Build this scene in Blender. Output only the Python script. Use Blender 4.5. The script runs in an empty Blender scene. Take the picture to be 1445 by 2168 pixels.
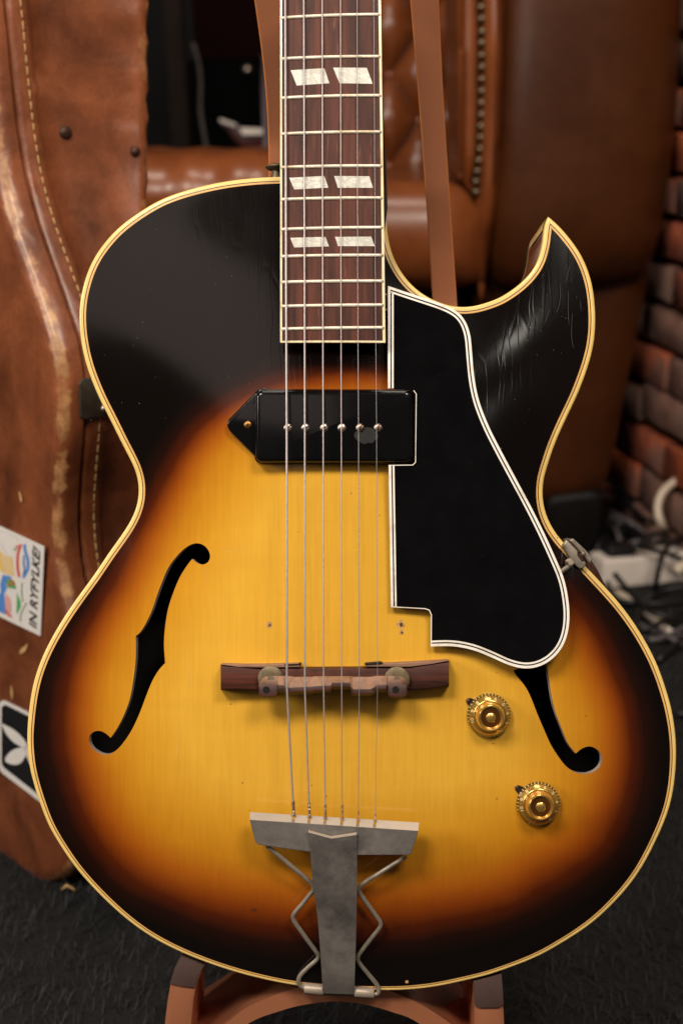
import bpy, bmesh, math, random
import numpy as np
from mathutils import Vector, Matrix, geometry
random.seed(7); rng = np.random.default_rng(7)
R_ = math.radians
scene = bpy.context.scene
COL = scene.collection

# ------------------------------------------------------------------ camera
FPX, CX, CY = 3300.0, 722.5, 1084.0
CAM = Vector((0, 0, 0.70)); PITCH = R_(15)
RC = Matrix.Rotation(R_(90) - PITCH, 3, 'X')
cd = bpy.data.cameras.new('camera'); cam = bpy.data.objects.new('camera', cd); COL.objects.link(cam)
cam.location = CAM; cam.rotation_euler = (R_(90) - PITCH, 0, 0)
cd.sensor_fit = 'HORIZONTAL'; cd.sensor_width = 24; cd.lens = FPX / 1445 * 24
cd.clip_start = 0.05; cd.clip_end = 50
cd.dof.use_dof = True; cd.dof.focus_distance = 0.985; cd.dof.aperture_fstop = 7.0
scene.camera = cam
# ------------------------------------------------------------------ world, lamps, exposure
w = bpy.data.worlds.new("World"); scene.world = w; w.use_nodes = True
w.node_tree.nodes['Background'].inputs[0].default_value = (0.85, 0.80, 0.78, 1)
w.node_tree.nodes['Background'].inputs[1].default_value = 0.045
def lamp(name, loc, target, sx, sy, power, color):
    l = bpy.data.lights.new(name, 'AREA'); l.shape = 'RECTANGLE'; l.size = sx; l.size_y = sy
    l.energy = power; l.color = color
    o = bpy.data.objects.new(name, l); COL.objects.link(o); o.location = loc
    o.rotation_euler = (Vector(target) - Vector(loc)).to_track_quat('-Z', 'Y').to_euler()
    return o
lamp('overhead_light', (-0.80, -0.50, 2.25), (0, 1.0, 0.5), 0.7, 0.5, 40, (1, .90, .77))
lamp('overhead_light', (0.66, -0.55, 2.30), (0.3, 1.5, 0.5), 0.6, 0.5, 31, (1, .90, .77))
lamp('overhead_light', (0.05, 1.30, 2.6), (0.15, 2.3, 0.4), 0.7, 0.4, 13, (1, .88, .74))  # added lamp, brightens the armchair and backdrop behind the guitar
lamp('sheen_fill', (-0.95, -2.0, 2.20), (0, 1.0, 0.5), 1.5, .9, 3.2, (1, .80, .70))  # added panel, mirrored as the grey sheen on the upper-left bout
lamp('shop_lamp', (0.75, -2.4, 2.35), (0.2, 1.0, 0.5), 0.12, 0.18, .6, (1, .93, .82))
lamp('shop_lamp', (1.35, -2.2, 2.0), (0.2, 1.0, 0.5), 0.16, 0.12, .6, (1, .93, .82))
lamp('case_fill', (-1.7, 0.1, 1.25), (-.25, 1.35, 0.35), 0.5, 0.6, 17, (1, .92, .84))  # added low fill to brighten the case lid and its stickers
scene.view_settings.view_transform = 'Standard'; scene.view_settings.look = 'None'
scene.view_settings.exposure = 0; scene.view_settings.gamma = 1
scene.render.engine = 'CYCLES'
scene.cycles.max_bounces = 8

# ------------------------------------------------------------------ helpers
GB = Vector((0.0, -0.3075, 0.0))            # guitar base in guitar axes (bottom of the rim)
def P(px, py, h=0.0):                        # photo measurement -> guitar axes (x right, y up, z off the top)
    s = (1 - h) / FPX
    return Vector(((px - CX) * s, (CY - py) * s, h))
def ray(px, py):
    return RC @ Vector(((px - CX) / FPX, (CY - py) / FPX, -1))
def Wd(px, py, depth): return CAM + ray(px, py) * depth
def Wy(px, py, y):
    r = ray(px, py); return CAM + r * (y / r.y)
def Wf(px, py, z=0.0):
    r = ray(px, py); return CAM + r * ((z - CAM.z) / r.z)
def Wp(px, py, p0, n):
    r = ray(px, py); return CAM + r * ((p0 - CAM).dot(n) / r.dot(n))

def mk(name, vs, fs, mat, parent=None, smooth=True, off=None, angle=None):
    me = bpy.data.meshes.new(name)
    if off is not None: vs = [(v[0]-off[0], v[1]-off[1], v[2]-off[2]) for v in vs]
    else: vs = [tuple(v) for v in vs]
    me.from_pydata(vs, [], [tuple(f) for f in fs]); me.validate()
    if mat: me.materials.append(mat)
    o = bpy.data.objects.new(name, me); COL.objects.link(o)
    if parent: o.parent = parent
    if smooth:
        me.polygons.foreach_set('use_smooth', [True]*len(me.polygons))
        if angle:
            me.set_sharp_from_angle(angle=R_(angle))
    return o
class G:                                     # geometry gatherer
    def __init__(s): s.v = []; s.f = []
    def add(s, vs, fs):
        n = len(s.v); s.v += [Vector(v) for v in vs]; s.f += [[i+n for i in f] for f in fs]; return s
    def mk(s, name, mat, parent=None, smooth=True, off=None, angle=None):
        return mk(name, s.v, s.f, mat, parent, smooth, off, angle)
def recalc(o):
    bm = bmesh.new(); bm.from_mesh(o.data); bmesh.ops.recalc_face_normals(bm, faces=bm.faces); bm.to_mesh(o.data); bm.free(); return o
def empty(name, loc, label, cat, group=None, rot=None):
    o = bpy.data.objects.new(name, None); COL.objects.link(o); o.location = loc; o.empty_display_size = .05
    if rot is not None: o.rotation_euler = rot
    tag(o, label, cat, group); return o
def tag(o, label=None, cat=None, group=None, kind=None):
    if label: o['label'] = label
    if cat: o['category'] = cat
    if group: o['group'] = group
    if kind: o['kind'] = kind
    return o
def catmull(pts, step, closed=False):
    pts = [np.array(p, float) for p in pts]; n = len(pts); out = []
    segs = n if closed else n-1
    for i in range(segs):
        p1 = pts[i]; p2 = pts[(i+1) % n]
        p0 = pts[(i-1) % n] if (closed or i > 0) else 2*p1-p2
        p3 = pts[(i+2) % n] if (closed or i < n-2) else 2*p2-p1
        k = max(2, int(np.linalg.norm(p2-p1)/step*1.5))
        for j in range(k):
            t = j/k
            out.append(.5*((2*p1)+(-p0+p2)*t+(2*p0-5*p1+4*p2-p3)*t*t+(-p0+3*p1-3*p2+p3)*t**3))
    if not closed: out.append(pts[-1])
    return np.array(out)
def resample(a, step, closed=False):
    if closed: a = np.vstack([a, a[:1]])
    d = np.r_[0, np.cumsum(np.linalg.norm(np.diff(a, axis=0), axis=1))]
    n = max(2, int(round(d[-1]/step))+1); t = np.linspace(0, d[-1], n)
    r = np.stack([np.interp(t, d, a[:, k]) for k in range(a.shape[1])], 1)
    return r[:-1] if closed else r
def smooth_open(a, it):
    a = a.copy()
    for _ in range(it): a[1:-1] = .25*a[:-2]+.5*a[1:-1]+.25*a[2:]
    return a
def smooth_closed(a, it):
    for _ in range(it): a = .25*np.roll(a, 1, 0)+.5*a+.25*np.roll(a, -1, 0)
    return a
def inpoly(pts, poly):
    x, y = pts[:, 0], pts[:, 1]; r = np.zeros(len(pts), bool); j = len(poly)-1
    for i in range(len(poly)):
        xi, yi = poly[i]; xj, yj = poly[j]
        c = ((yi > y) != (yj > y)) & (x < (xj-xi)*(y-yi)/((yj-yi) if yj != yi else 1e-12)+xi)
        r ^= c; j = i
    return r
def dist_poly(pts, poly, closed=True):
    A = poly; B = np.roll(poly, -1, 0)
    if not closed: A, B = poly[:-1], poly[1:]
    best = np.full(len(pts), 1e9)
    for a, b in zip(A, B):
        ab = b-a; L = (ab**2).sum()+1e-18
        t = np.clip(((pts-a)@ab)/L, 0, 1)
        d = ((pts-(a+t[:, None]*ab))**2).sum(1); np.minimum(best, d, out=best)
    return np.sqrt(best)
def inward(poly, closed=True):               # unit-mitre inward normals, poly counter-clockwise
    a = np.asarray(poly); n = len(a)
    if closed: e1 = a-np.roll(a, 1, 0); e2 = np.roll(a, -1, 0)-a
    else:
        e = np.diff(a, axis=0); e1 = np.vstack([e[:1], e]); e2 = np.vstack([e, e[-1:]])
    def nrm(e): e = e/(np.linalg.norm(e, axis=1, keepdims=True)+1e-12); return np.stack([-e[:, 1], e[:, 0]], 1)
    n1, n2 = nrm(e1), nrm(e2); m = n1+n2; m /= np.linalg.norm(m, axis=1, keepdims=True)+1e-12
    c = np.clip((m*n1).sum(1), .38, 1)
    return m/c[:, None]
def ccw(a):
    a = np.asarray(a, float); x, y = a[:, 0], a[:, 1]
    s = (x*np.roll(y, -1)-y*np.roll(x, -1)).sum()
    return a if s > 0 else a[::-1].copy()
def tube(pts, r, n=8, caps=True):
    pts = [Vector(p) for p in pts]; N = len(pts); vs = []; fs = []
    rr = r if hasattr(r, '__len__') else [r]*N
    T = [(pts[min(i+1, N-1)]-pts[max(i-1, 0)]).normalized() for i in range(N)]
    up = Vector((0, 0, 1)) if abs(T[0].z) < .9 else Vector((1, 0, 0))
    X = T[0].cross(up).normalized()
    for i in range(N):
        X = (X-T[i]*X.dot(T[i])).normalized(); Y = T[i].cross(X)
        for k in range(n):
            a = 2*math.pi*k/n; vs.append(pts[i]+(X*math.cos(a)+Y*math.sin(a))*rr[i])
    for i in range(N-1):
        for k in range(n):
            k2 = (k+1) % n; fs.append([i*n+k, i*n+k2, (i+1)*n+k2, (i+1)*n+k])
    if caps: fs.append(list(range(n))[::-1]); fs.append([(N-1)*n+k for k in range(n)])
    return vs, fs
def lathe(prof, n=32, M=None, c=(0, 0, 0)):   # prof: (r,z)
    vs = []; fs = []; c = Vector(c)
    for r, z in prof:
        for k in range(n):
            a = 2*math.pi*k/n; v = Vector((r*math.cos(a), r*math.sin(a), z))
            if M is not None: v = M @ v
            vs.append(v+c)
    for i in range(len(prof)-1):
        for k in range(n):
            k2 = (k+1) % n; fs.append([i*n+k, i*n+k2, (i+1)*n+k2, (i+1)*n+k])
    fs.append(list(range(n))[::-1]); fs.append([(len(prof)-1)*n+k for k in range(n)])
    return vs, fs
def prism(poly, f, z0, z1, bev=0.0, steps=2):  # poly 2D (guitar plane), f maps (x,y,z)->Vector; top at z1 rounded by bev
    a = ccw(poly); n = len(a); nr = inward(a); rings = [(0, z0), (0, z1-bev)]
    if bev > 0:
        for s in range(1, steps+1):
            t = s/steps*math.pi/2; rings.append((bev*(1-math.cos(t)), z1-bev+bev*math.sin(t)))
    vs = []
    for o, z in rings:
        q = a+nr*o
        vs += [f(x, y, z) for x, y in q]
    fs = []
    for i in range(len(rings)-1):
        for k in range(n):
            k2 = (k+1) % n; fs.append([i*n+k, i*n+k2, (i+1)*n+k2, (i+1)*n+k])
    fs.append([(len(rings)-1)*n+k for k in range(n)]); fs.append(list(range(n))[::-1])
    return vs, fs
def fillet(poly, r, n=6):                     # rounded corners on a polygon
    a = np.asarray(poly, float); m = len(a); rr = r if hasattr(r, '__len__') else [r]*m; out = []
    for i in range(m):
        p, q, s = a[i-1], a[i], a[(i+1) % m]; u = p-q; v = s-q; lu, lv = np.linalg.norm(u), np.linalg.norm(v); u /= lu; v /= lv
        ang = math.acos(max(-1, min(1, float(u@v)))); t = min(rr[i]/math.tan(ang/2), lu*.48, lv*.48); r_ = t*math.tan(ang/2)
        b = (u+v); b /= np.linalg.norm(b); c = q+b*(r_/math.sin(ang/2)); p1, p2 = q+u*t-c, q+v*t-c
        for k in range(n+1):
            f_ = k/n; d = p1*(1-f_)+p2*f_; out.append(c+d/np.linalg.norm(d)*r_)
    return np.array(out)
idf = lambda x, y, z: Vector((x, y, z))
def px2(pts, h):                              # photo px list -> guitar plane xy at height h
    return np.array([P(x, y, h)[:2] for x, y in pts])

# ------------------------------------------------------------------ materials
def srgb(r, g, b, k=1.0):
    f = lambda c: (c/255/12.92 if c/255 <= .04045 else ((c/255+.055)/1.055)**2.4)*k
    return (f(r), f(g), f(b), 1)
def new_mat(name):
    m = bpy.data.materials.new(name); m.use_nodes = True; return m, m.node_tree, m.node_tree.nodes['Principled BSDF']
def N(nt, t, **kw):
    n = nt.nodes.new(t)
    for k, v in kw.items():
        if k in n.inputs: n.inputs[k].default_value = v
        else: setattr(n, k, v)
    return n
def coords(nt, scale=(1, 1, 1), rot=(0, 0, 0), gen=False):
    tc = N(nt, 'ShaderNodeTexCoord'); mp = N(nt, 'ShaderNodeMapping')
    mp.inputs['Scale'].default_value = scale; mp.inputs['Rotation'].default_value = rot
    nt.links.new(tc.outputs['Object'], mp.inputs['Vector']); return mp.outputs['Vector']
def ramp(nt, stops, fac):
    r = N(nt, 'ShaderNodeValToRGB'); cr = r.color_ramp
    while len(cr.elements) < len(stops): cr.elements.new(.5)
    for e, (p, c) in zip(cr.elements, stops): e.position = p; e.color = c if len(c) == 4 else (*c, 1)
    nt.links.new(fac, r.inputs['Fac']); return r.outputs['Color']
def noise(nt, vec, scale, detail=4, rough=.5, dist=0):
    n = N(nt, 'ShaderNodeTexNoise', Scale=scale, Detail=detail, Roughness=rough, Distortion=dist)
    nt.links.new(vec, n.inputs['Vector']); return n.outputs['Fac']
def bump(nt, bs, h, strength, dist, normal='Normal'):
    b = N(nt, 'ShaderNodeBump', Strength=strength, Distance=dist)
    nt.links.new(h, b.inputs['Height']); nt.links.new(b.outputs['Normal'], bs.inputs[normal]); return b
def mixc(nt, fac, a, b, mode='MIX'):
    m = N(nt, 'ShaderNodeMix', data_type='RGBA', blend_type=mode)
    if isinstance(fac, (int, float)): m.inputs[0].default_value = fac
    else: nt.links.new(fac, m.inputs[0])
    for s, k in ((a, 6), (b, 7)):
        if isinstance(s, tuple): m.inputs[k].default_value = s
        else: nt.links.new(s, m.inputs[k])
    return m.outputs[2]
def simple(name, col, rough=.5, metal=0, coat=0, spec=None, var=.25, vs=60, bmp=0, bs_=400, stretch=(1, 1, 1), dirt=None, coatr=.08, rvar=.1):
    m, nt, b = new_mat(name); v = coords(nt, stretch)
    n = noise(nt, v, vs, 5, .6)
    dark = tuple(c*(1-var) for c in col[:3])+(1,); light = tuple(min(1, c*(1+var)) for c in col[:3])+(1,)
    c = ramp(nt, [(.3, dark), (.7, light)], n)
    if dirt:
        d = noise(nt, v, vs*.35, 8, .7)
        f = ramp(nt, [(.52, (0, 0, 0, 1)), (.68, (1, 1, 1, 1))], d)
        c = mixc(nt, f, c, dirt)
    nt.links.new(c, b.inputs['Base Color'])
    mr = N(nt, 'ShaderNodeMapRange'); mr.inputs['To Min'].default_value = max(.02, rough-rvar); mr.inputs['To Max'].default_value = min(1, rough+rvar)
    n2 = noise(nt, v, vs*2.3, 5, .65); nt.links.new(n2, mr.inputs['Value']); nt.links.new(mr.outputs[0], b.inputs['Roughness'])
    b.inputs['Metallic'].default_value = metal
    if spec is not None: b.inputs['Specular IOR Level'].default_value = spec
    if coat: b.inputs['Coat Weight'].default_value = coat; b.inputs['Coat Roughness'].default_value = coatr
    if bmp:
        h = noise(nt, v, bs_, 4, .6); bump(nt, b, h, bmp, .001)
    return m

# sunburst lacquer on the top
def burst_mat():
    m, nt, b = new_mat('sunburst_lacquer')
    at = N(nt, 'ShaderNodeAttribute', attribute_name='burst')
    v = coords(nt)
    vg = coords(nt, (1, .045, 1)); vf = coords(nt, (1, .012, 1))
    blot = noise(nt, v, 22, 4, .55)
    ma = N(nt, 'ShaderNodeMath', operation='MULTIPLY_ADD'); ma.inputs[1].default_value = .05; ma.inputs[2].default_value = -.025
    nt.links.new(blot, ma.inputs[0])
    ad = N(nt, 'ShaderNodeMath', operation='ADD'); nt.links.new(at.outputs['Fac'], ad.inputs[0]); nt.links.new(ma.outputs[0], ad.inputs[1])
    # burst = (sd_px+100)/400
    k = .80
    c = ramp(nt, [(.11, srgb(14, 9, 7)), (.185, srgb(34, 14, 8)), (.25, srgb(78, 29, 8)), (.31, srgb(132, 60, 12)), (.39, srgb(172, 94, 19)),
                  (.50, srgb(198, 130, 28)), (.68, srgb(217, 155, 42)), (.95, srgb(233, 178, 62))], ad.outputs[0])
    g = noise(nt, vg, 420, 5, .6); g2 = noise(nt, vf, 900, 3, .5)
    gc = ramp(nt, [(.3, (.93, .90, .86, 1)), (.7, (1.0, 1.0, 1.0, 1))], g)
    c = mixc(nt, 1.0, c, gc, 'MULTIPLY')
    gc2 = ramp(nt, [(.35, (.965, .955, .94, 1)), (.6, (1, 1, 1, 1))], g2)
    c = mixc(nt, 1.0, c, gc2, 'MULTIPLY')
    # cross-grain flame and small dings
    vc = coords(nt, (.25, 1, 1), (0, 0, R_(12))); fl = noise(nt, vc, 45, 3, .5)
    c = mixc(nt, 1.0, c, ramp(nt, [(.3, (.94, .93, .9, 1)), (.65, (1, 1, 1, 1))], fl), 'MULTIPLY')
    vo = N(nt, 'ShaderNodeTexVoronoi', Scale=55); nt.links.new(v, vo.inputs['Vector'])
    sp = ramp(nt, [(.0, (1, 1, 1, 1)), (.028, (0, 0, 0, 1))], vo.outputs['Distance'])
    wn = noise(nt, v, 9, 2, .5); gate = ramp(nt, [(.55, (0, 0, 0, 1)), (.6, (1, 1, 1, 1))], wn)
    spg = mixc(nt, 1.0, sp, gate, 'MULTIPLY')
    c = mixc(nt, spg, c, srgb(120, 92, 60))
    nt.links.new(c, b.inputs['Base Color'])
    b.inputs['Roughness'].default_value = .42
    b.inputs['Specular IOR Level'].default_value = 0
    b.inputs['Coat Weight'].default_value = 1; b.inputs['Coat IOR'].default_value = 1.5
    rn = noise(nt, v, 14, 5, .6); mr = N(nt, 'ShaderNodeMapRange'); mr.inputs['To Min'].default_value = .05; mr.inputs['To Max'].default_value = .16
    nt.links.new(rn, mr.inputs['Value']); nt.links.new(mr.outputs[0], b.inputs['Coat Roughness'])
    # weather checking: long thin vertical cracks, plus ripples of old lacquer
    vw = coords(nt, (1, .035, 1)); wv = N(nt, 'ShaderNodeTexVoronoi', Scale=170); wv.feature = 'DISTANCE_TO_EDGE'
    wob = noise(nt, v, 30, 2, .5); va = N(nt, 'ShaderNodeVectorMath', operation='MULTIPLY_ADD'); nt.links.new(wob, va.inputs[0]); va.inputs[1].default_value = (.006, .0, 0)
    nt.links.new(vw, va.inputs[2]); nt.links.new(va.outputs[0], wv.inputs['Vector'])
    cr = ramp(nt, [(.0, (0, 0, 0, 1)), (.05, (1, 1, 1, 1))], wv.outputs['Distance'])
    rip = noise(nt, coords(nt, (1, .3, 1)), 60, 3, .5)
    b1 = N(nt, 'ShaderNodeBump', Strength=.05, Distance=.001); nt.links.new(rip, b1.inputs['Height'])
    b2 = N(nt, 'ShaderNodeBump', Strength=.03, Distance=.0004); nt.links.new(cr, b2.inputs['Height']); nt.links.new(b1.outputs['Normal'], b2.inputs['Normal'])
    nt.links.new(b2.outputs['Normal'], b.inputs['Coat Normal'])
    return m
M = {}
M['burst'] = burst_mat()
M['bind'] = simple('aged_cream_binding', srgb(240, 203, 120), .38, coat=.6, var=.10, vs=55)
M['bind2'] = simple('aged_tan_binding', srgb(226, 172, 98), .45, coat=.3, var=.15, vs=70)
M['bindw'] = simple('ivory_binding', srgb(240, 224, 180), .45, coat=.4, var=.10, vs=90, dirt=srgb(196, 160, 110))
M['blackline'] = simple('black_purfling', srgb(30, 18, 10), .5, var=.2)
M['side'] = simple('dark_side_lacquer', srgb(44, 25, 19), .25, spec=0, coat=1, var=.25, vs=20)
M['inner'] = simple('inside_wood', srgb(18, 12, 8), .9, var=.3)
M['fedge'] = simple('bare_plywood_edge', srgb(158, 142, 134), .6, var=.25, vs=200)
M['neck'] = simple('neck_lacquer', srgb(40, 20, 13), .3, coat=.8, var=.3)
M['guard'] = simple('black_pickguard', srgb(10, 9, 10), .30, spec=0, coat=1, var=.3, coatr=.05, rvar=.08)
M['white'] = simple('white_guard_edge', srgb(250, 243, 232), .4, var=.05, vs=120, dirt=srgb(216, 200, 180))
M['cover'] = simple('black_plastic_cover', srgb(13, 12, 13), .28, spec=0, coat=.9, var=.3, vs=25, coatr=.12)
M['nickel'] = simple('worn_nickel', srgb(186, 168, 158), .34, metal=1, var=.25, vs=300, dirt=srgb(130, 96, 70))
M['brass'] = simple('old_brass', srgb(150, 110, 60), .4, metal=1, var=.35, vs=200)
M['fretm'] = simple('fret_nickel', srgb(232, 220, 202), .38, metal=.35, var=.12, vs=150, dirt=srgb(186, 165, 130))
M['tail'] = simple('dull_plated_steel', srgb(134, 127, 121), .36, metal=.45, var=.3, vs=42, bmp=.12, bs_=600, dirt=srgb(92, 87, 85))
M['tailb'] = simple('bright_worn_plate', srgb(172, 156, 140), .45, metal=.35, var=.12, vs=40, dirt=srgb(170, 150, 130))
M['rod'] = simple('steel_rod', srgb(158, 148, 134), .36, metal=.45, var=.25, vs=120)
M['wound'] = simple('wound_string', srgb(196, 184, 182), .35, metal=.45, var=.15, vs=400)
M['plain'] = simple('plain_steel_string', srgb(184, 176, 176), .28, metal=.5, var=.1, vs=400)
M['brass2'] = simple('tarnished_thumbwheel', srgb(112, 98, 74), .5, metal=.5, var=.3, vs=160)
M['gold'] = simple('gold_knob_paint', srgb(232, 184, 92), .24, metal=.8, coat=1, var=.2, vs=60, coatr=.05)
M['amber'] = simple('amber_knob_skirt', srgb(112, 88, 26), .14, metal=.45, coat=1, var=.4, vs=90, coatr=.04)
M['golddk'] = simple('gold_knob_recess', srgb(120, 70, 20), .3, metal=.7, coat=1, var=.2, vs=60)
M['tick'] = simple('cream_numerals', srgb(246, 226, 160), .5, var=.05)
M['hole'] = simple('dark_hole', srgb(8, 5, 4), .9)
M['chip'] = simple('plugged_wood', srgb(196, 150, 96), .8, var=.4, vs=700)
M['leatherpad'] = simple('dark_suede', srgb(70, 50, 44), .85, var=.15, bmp=.3, bs_=900)

def rosewood(name, base, dk, stretch=(1, .04, 1), light=None, sc=260):
    m, nt, b = new_mat(name); v = coords(nt, stretch)
    n = noise(nt, v, sc, 8, .7, .5); c = ramp(nt, [(.28, dk), (.52, base), (.75, light or tuple(x*1.5 for x in base[:3])+(1,))], n)
    v2 = coords(nt, (1, .12, 1) if stretch[1] < 1 else (.12, 1, 1)); n2 = noise(nt, v2, 42, 3, .5, 1.4)
    c = mixc(nt, 1.0, c, ramp(nt, [(.36, (.42, .38, .40, 1)), (.56, (1, 1, 1, 1))], n2), 'MULTIPLY')
    n3 = noise(nt, coords(nt, tuple(s*.6 for s in stretch)), sc*4, 2, .5)
    c = mixc(nt, ramp(nt, [(.68, (0, 0, 0, 1)), (.75, (.5, .5, .5, 1))], n3), c, srgb(150, 105, 85))
    nt.links.new(c, b.inputs['Base Color']); b.inputs['Roughness'].default_value = .5; b.inputs['Specular IOR Level'].default_value = .25
    bump(nt, b, n, .25, .0003); return m
M['board'] = rosewood('rosewood_fretboard', srgb(92, 46, 32), srgb(36, 18, 15))
M['rbridge'] = rosewood('rosewood_bridge', srgb(82, 36, 20), srgb(34, 15, 9), (.06, 1, 1), sc=300)
def dusty_wood():
    m, nt, b = new_mat('dusty_saddle_wood')
    ge = N(nt, 'ShaderNodeNewGeometry'); tc = N(nt, 'ShaderNodeTexCoord')
    at = N(nt, 'ShaderNodeAttribute', attribute_name='dust')
    v = coords(nt, (.08, 1, 1)); n = noise(nt, v, 260, 6, .6)
    c = ramp(nt, [(.3, srgb(38, 15, 8)), (.7, srgb(76, 31, 17))], n)
    n2 = noise(nt, coords(nt), 160, 5, .6)
    ad = N(nt, 'ShaderNodeMath', operation='MULTIPLY'); nt.links.new(at.outputs['Fac'], ad.inputs[0])
    r = ramp(nt, [(.25, (.55, .55, .55, 1)), (.55, (1, 1, 1, 1))], n2); nt.links.new(r, ad.inputs[1])
    c = mixc(nt, ad.outputs[0], c, srgb(162, 124, 102)); nt.links.new(c, b.inputs['Base Color']); b.inputs['Roughness'].default_value = .5
    bump(nt, b, n, .2, .0003)
    return m
M['saddle'] = dusty_wood()
def pearl():
    m, nt, b = new_mat('mother_of_pearl'); v = coords(nt, (1, 1.6, 1), (0, 0, R_(14)))
    n = noise(nt, v, 70, 3, .5, 2.2)
    c = ramp(nt, [(.3, srgb(206, 202, 188)), (.47, srgb(230, 229, 220)), (.52, srgb(202, 198, 186)), (.7, srgb(226, 224, 212))], n)
    nt.links.new(c, b.inputs['Base Color']); b.inputs['Roughness'].default_value = .28; b.inputs['Coat Weight'].default_value = .7
    return m
M['pearl'] = pearl()

# ================================================================== SETTING
def carpet_mat():
    m, nt, b = new_mat('black_carpet'); v = coords(nt)
    n = noise(nt, v, 160, 6, .7); n2 = noise(nt, v, 9, 3, .5)
    c = ramp(nt, [(.35, srgb(10, 10, 10)), (.7, srgb(32, 31, 31))], n)
    c = mixc(nt, 1.0, c, ramp(nt, [(.35, (.6, .6, .6, 1)), (.65, (1, 1, 1, 1))], n2), 'MULTIPLY')
    nt.links.new(c, b.inputs['Base Color']); b.inputs['Roughness'].default_value = .95; bump(nt, b, n, .8, .004); return m
M['carpet'] = carpet_mat()
M['fibre'] = simple('carpet_fibre', srgb(33, 33, 34), .7, var=.6, vs=24)
fl_ = mk('floor', [(-6, -3, 0), (6, -3, 0), (6, 8, 0), (-6, 8, 0)], [[0, 1, 2, 3]], M['carpet'], smooth=False); tag(fl_, kind='structure')
# shaggy pile : thin curved blades
nb = 42000
cx_ = rng.uniform(-.62, .66, nb); cy_ = rng.uniform(.92, 2.6, nb)
kx = np.abs(cx_) < (cy_*.26+.12); cx_ = cx_[kx]; cy_ = cy_[kx]; nb = len(cx_)
L_ = rng.uniform(.008, .022, nb); az = rng.normal(2.0, 1.1, nb); wd_ = rng.uniform(.00025, .0006, nb); lift = rng.uniform(.003, .013, nb)
d_ = np.stack([np.cos(az), np.sin(az)], 1); q_ = np.stack([-d_[:, 1], d_[:, 0]], 1)
V = np.zeros((nb, 6, 3)); bp = np.stack([cx_, cy_], 1)
for k, (t, hh_) in enumerate(((0, 0), (.5, 1), (1, .9))):
    cc = bp+d_*(L_*t)[:, None]+q_*(L_*.25*t*t*np.sign(az-2))[:, None]; ww = wd_*(1-.6*t)
    V[:, 2*k, :2] = cc-q_*ww[:, None]; V[:, 2*k+1, :2] = cc+q_*ww[:, None]; V[:, 2*k, 2] = V[:, 2*k+1, 2] = lift*hh_+.0005
me = bpy.data.meshes.new('carpet_pile'); Vf = V.reshape(-1, 3); b0 = (np.arange(nb)*6)[:, None]
F = np.concatenate([b0+np.array([0, 1, 3, 2]), b0+np.array([2, 3, 5, 4])])
me.from_pydata(Vf.tolist(), [], F.tolist()); me.materials.append(M['fibre'])
cp = bpy.data.objects.new('carpet_pile', me); COL.objects.link(cp); tag(cp, 'short shaggy black carpet pile on the floor', 'carpet', kind='stuff')

# back wall of the shop, dark
M['darkwall'] = simple('dark_back_wall', srgb(10, 7, 6), .9, var=.3, vs=3)
bw = mk('back_wall', [(-5, 4.6, 0), (5, 4.6, 0), (5, 4.6, 3), (-5, 4.6, 3)], [[0, 1, 2, 3]], M['darkwall'], smooth=False); tag(bw, kind='structure')

# ---- brick side wall, bricks as separate pieces
def brick_mat(name, c1, c2):
    m, nt, b = new_mat(name); v = coords(nt); n = noise(nt, v, 28, 6, .65); n2 = noise(nt, v, 11, 3, .5)
    c = ramp(nt, [(.3, c1), (.65, c2)], n); c = mixc(nt, ramp(nt, [(.5, (0, 0, 0, 1)), (.62, (.7, .7, .7, 1))], n2), c, srgb(126, 100, 88))
    nt.links.new(c, b.inputs['Base Color']); b.inputs['Roughness'].default_value = .9; bump(nt, b, n, .7, .006); return m
bm_ = [brick_mat('red_brick', srgb(126, 60, 42), srgb(184, 94, 62)), brick_mat('orange_brick', srgb(158, 74, 42), srgb(206, 102, 58)), brick_mat('dull_brick', srgb(108, 76, 66), srgb(146, 106, 92))]
M['mortar'] = simple('old_mortar', srgb(156, 140, 126), .95, var=.35, vs=40, bmp=.8, bs_=120)
wo = Vector((.523, 2.446, 0)); wdir = Vector((-.151, .988, 0)).normalized(); wn_ = Vector((-wdir.y, wdir.x, 0))       # wn_ points into the room (towards -x)
if wn_.x > 0: wn_ = -wn_
WM = Matrix(((wdir.x, -wn_.x, 0), (wdir.y, -wn_.y, 0), (0, 0, 1)))       # local: x along, y into the wall, z up
wall = empty('brick_wall', wo, 'old red brick side wall with pale crumbling mortar, right of the leather armchair', 'wall')
wall.rotation_euler = WM.to_euler()
g = G(); x0w, x1w = -1.5, 3.0; nx, nz = 120, 60
for i in range(nx+1):
    for j in range(nz+1):
        g.v.append(Vector((x0w+(x1w-x0w)*i/nx, .0008+.0009*rng.standard_normal(), 2.4*j/nz)))
for i in range(nx):
    for j in range(nz): a = i*(nz+1)+j; g.f.append([a, a+nz+1, a+nz+2, a+1])
g.mk('mortar_bed', M['mortar'], wall)
def brick_mesh(seed):
    r = random.Random(seed); bm = bmesh.new(); bmesh.ops.create_cube(bm, size=1)
    bmesh.ops.scale(bm, vec=(.211, .05, .055), verts=bm.verts); bmesh.ops.bevel(bm, geom=bm.edges[:], offset=.004, segments=1, affect='EDGES')
    bmesh.ops.subdivide_edges(bm, edges=[e for e in bm.edges if e.calc_length() > .09], cuts=2)
    for v in bm.verts: v.co += Vector((r.uniform(-1, 1)*.004, r.uniform(-1, 1)*.0025, r.uniform(-1, 1)*.002))
    me = bpy.data.meshes.new('brick'); bm.to_mesh(me); bm.free(); me.polygons.foreach_set('use_smooth', [True]*len(me.polygons)); return me
bms = []
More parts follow.
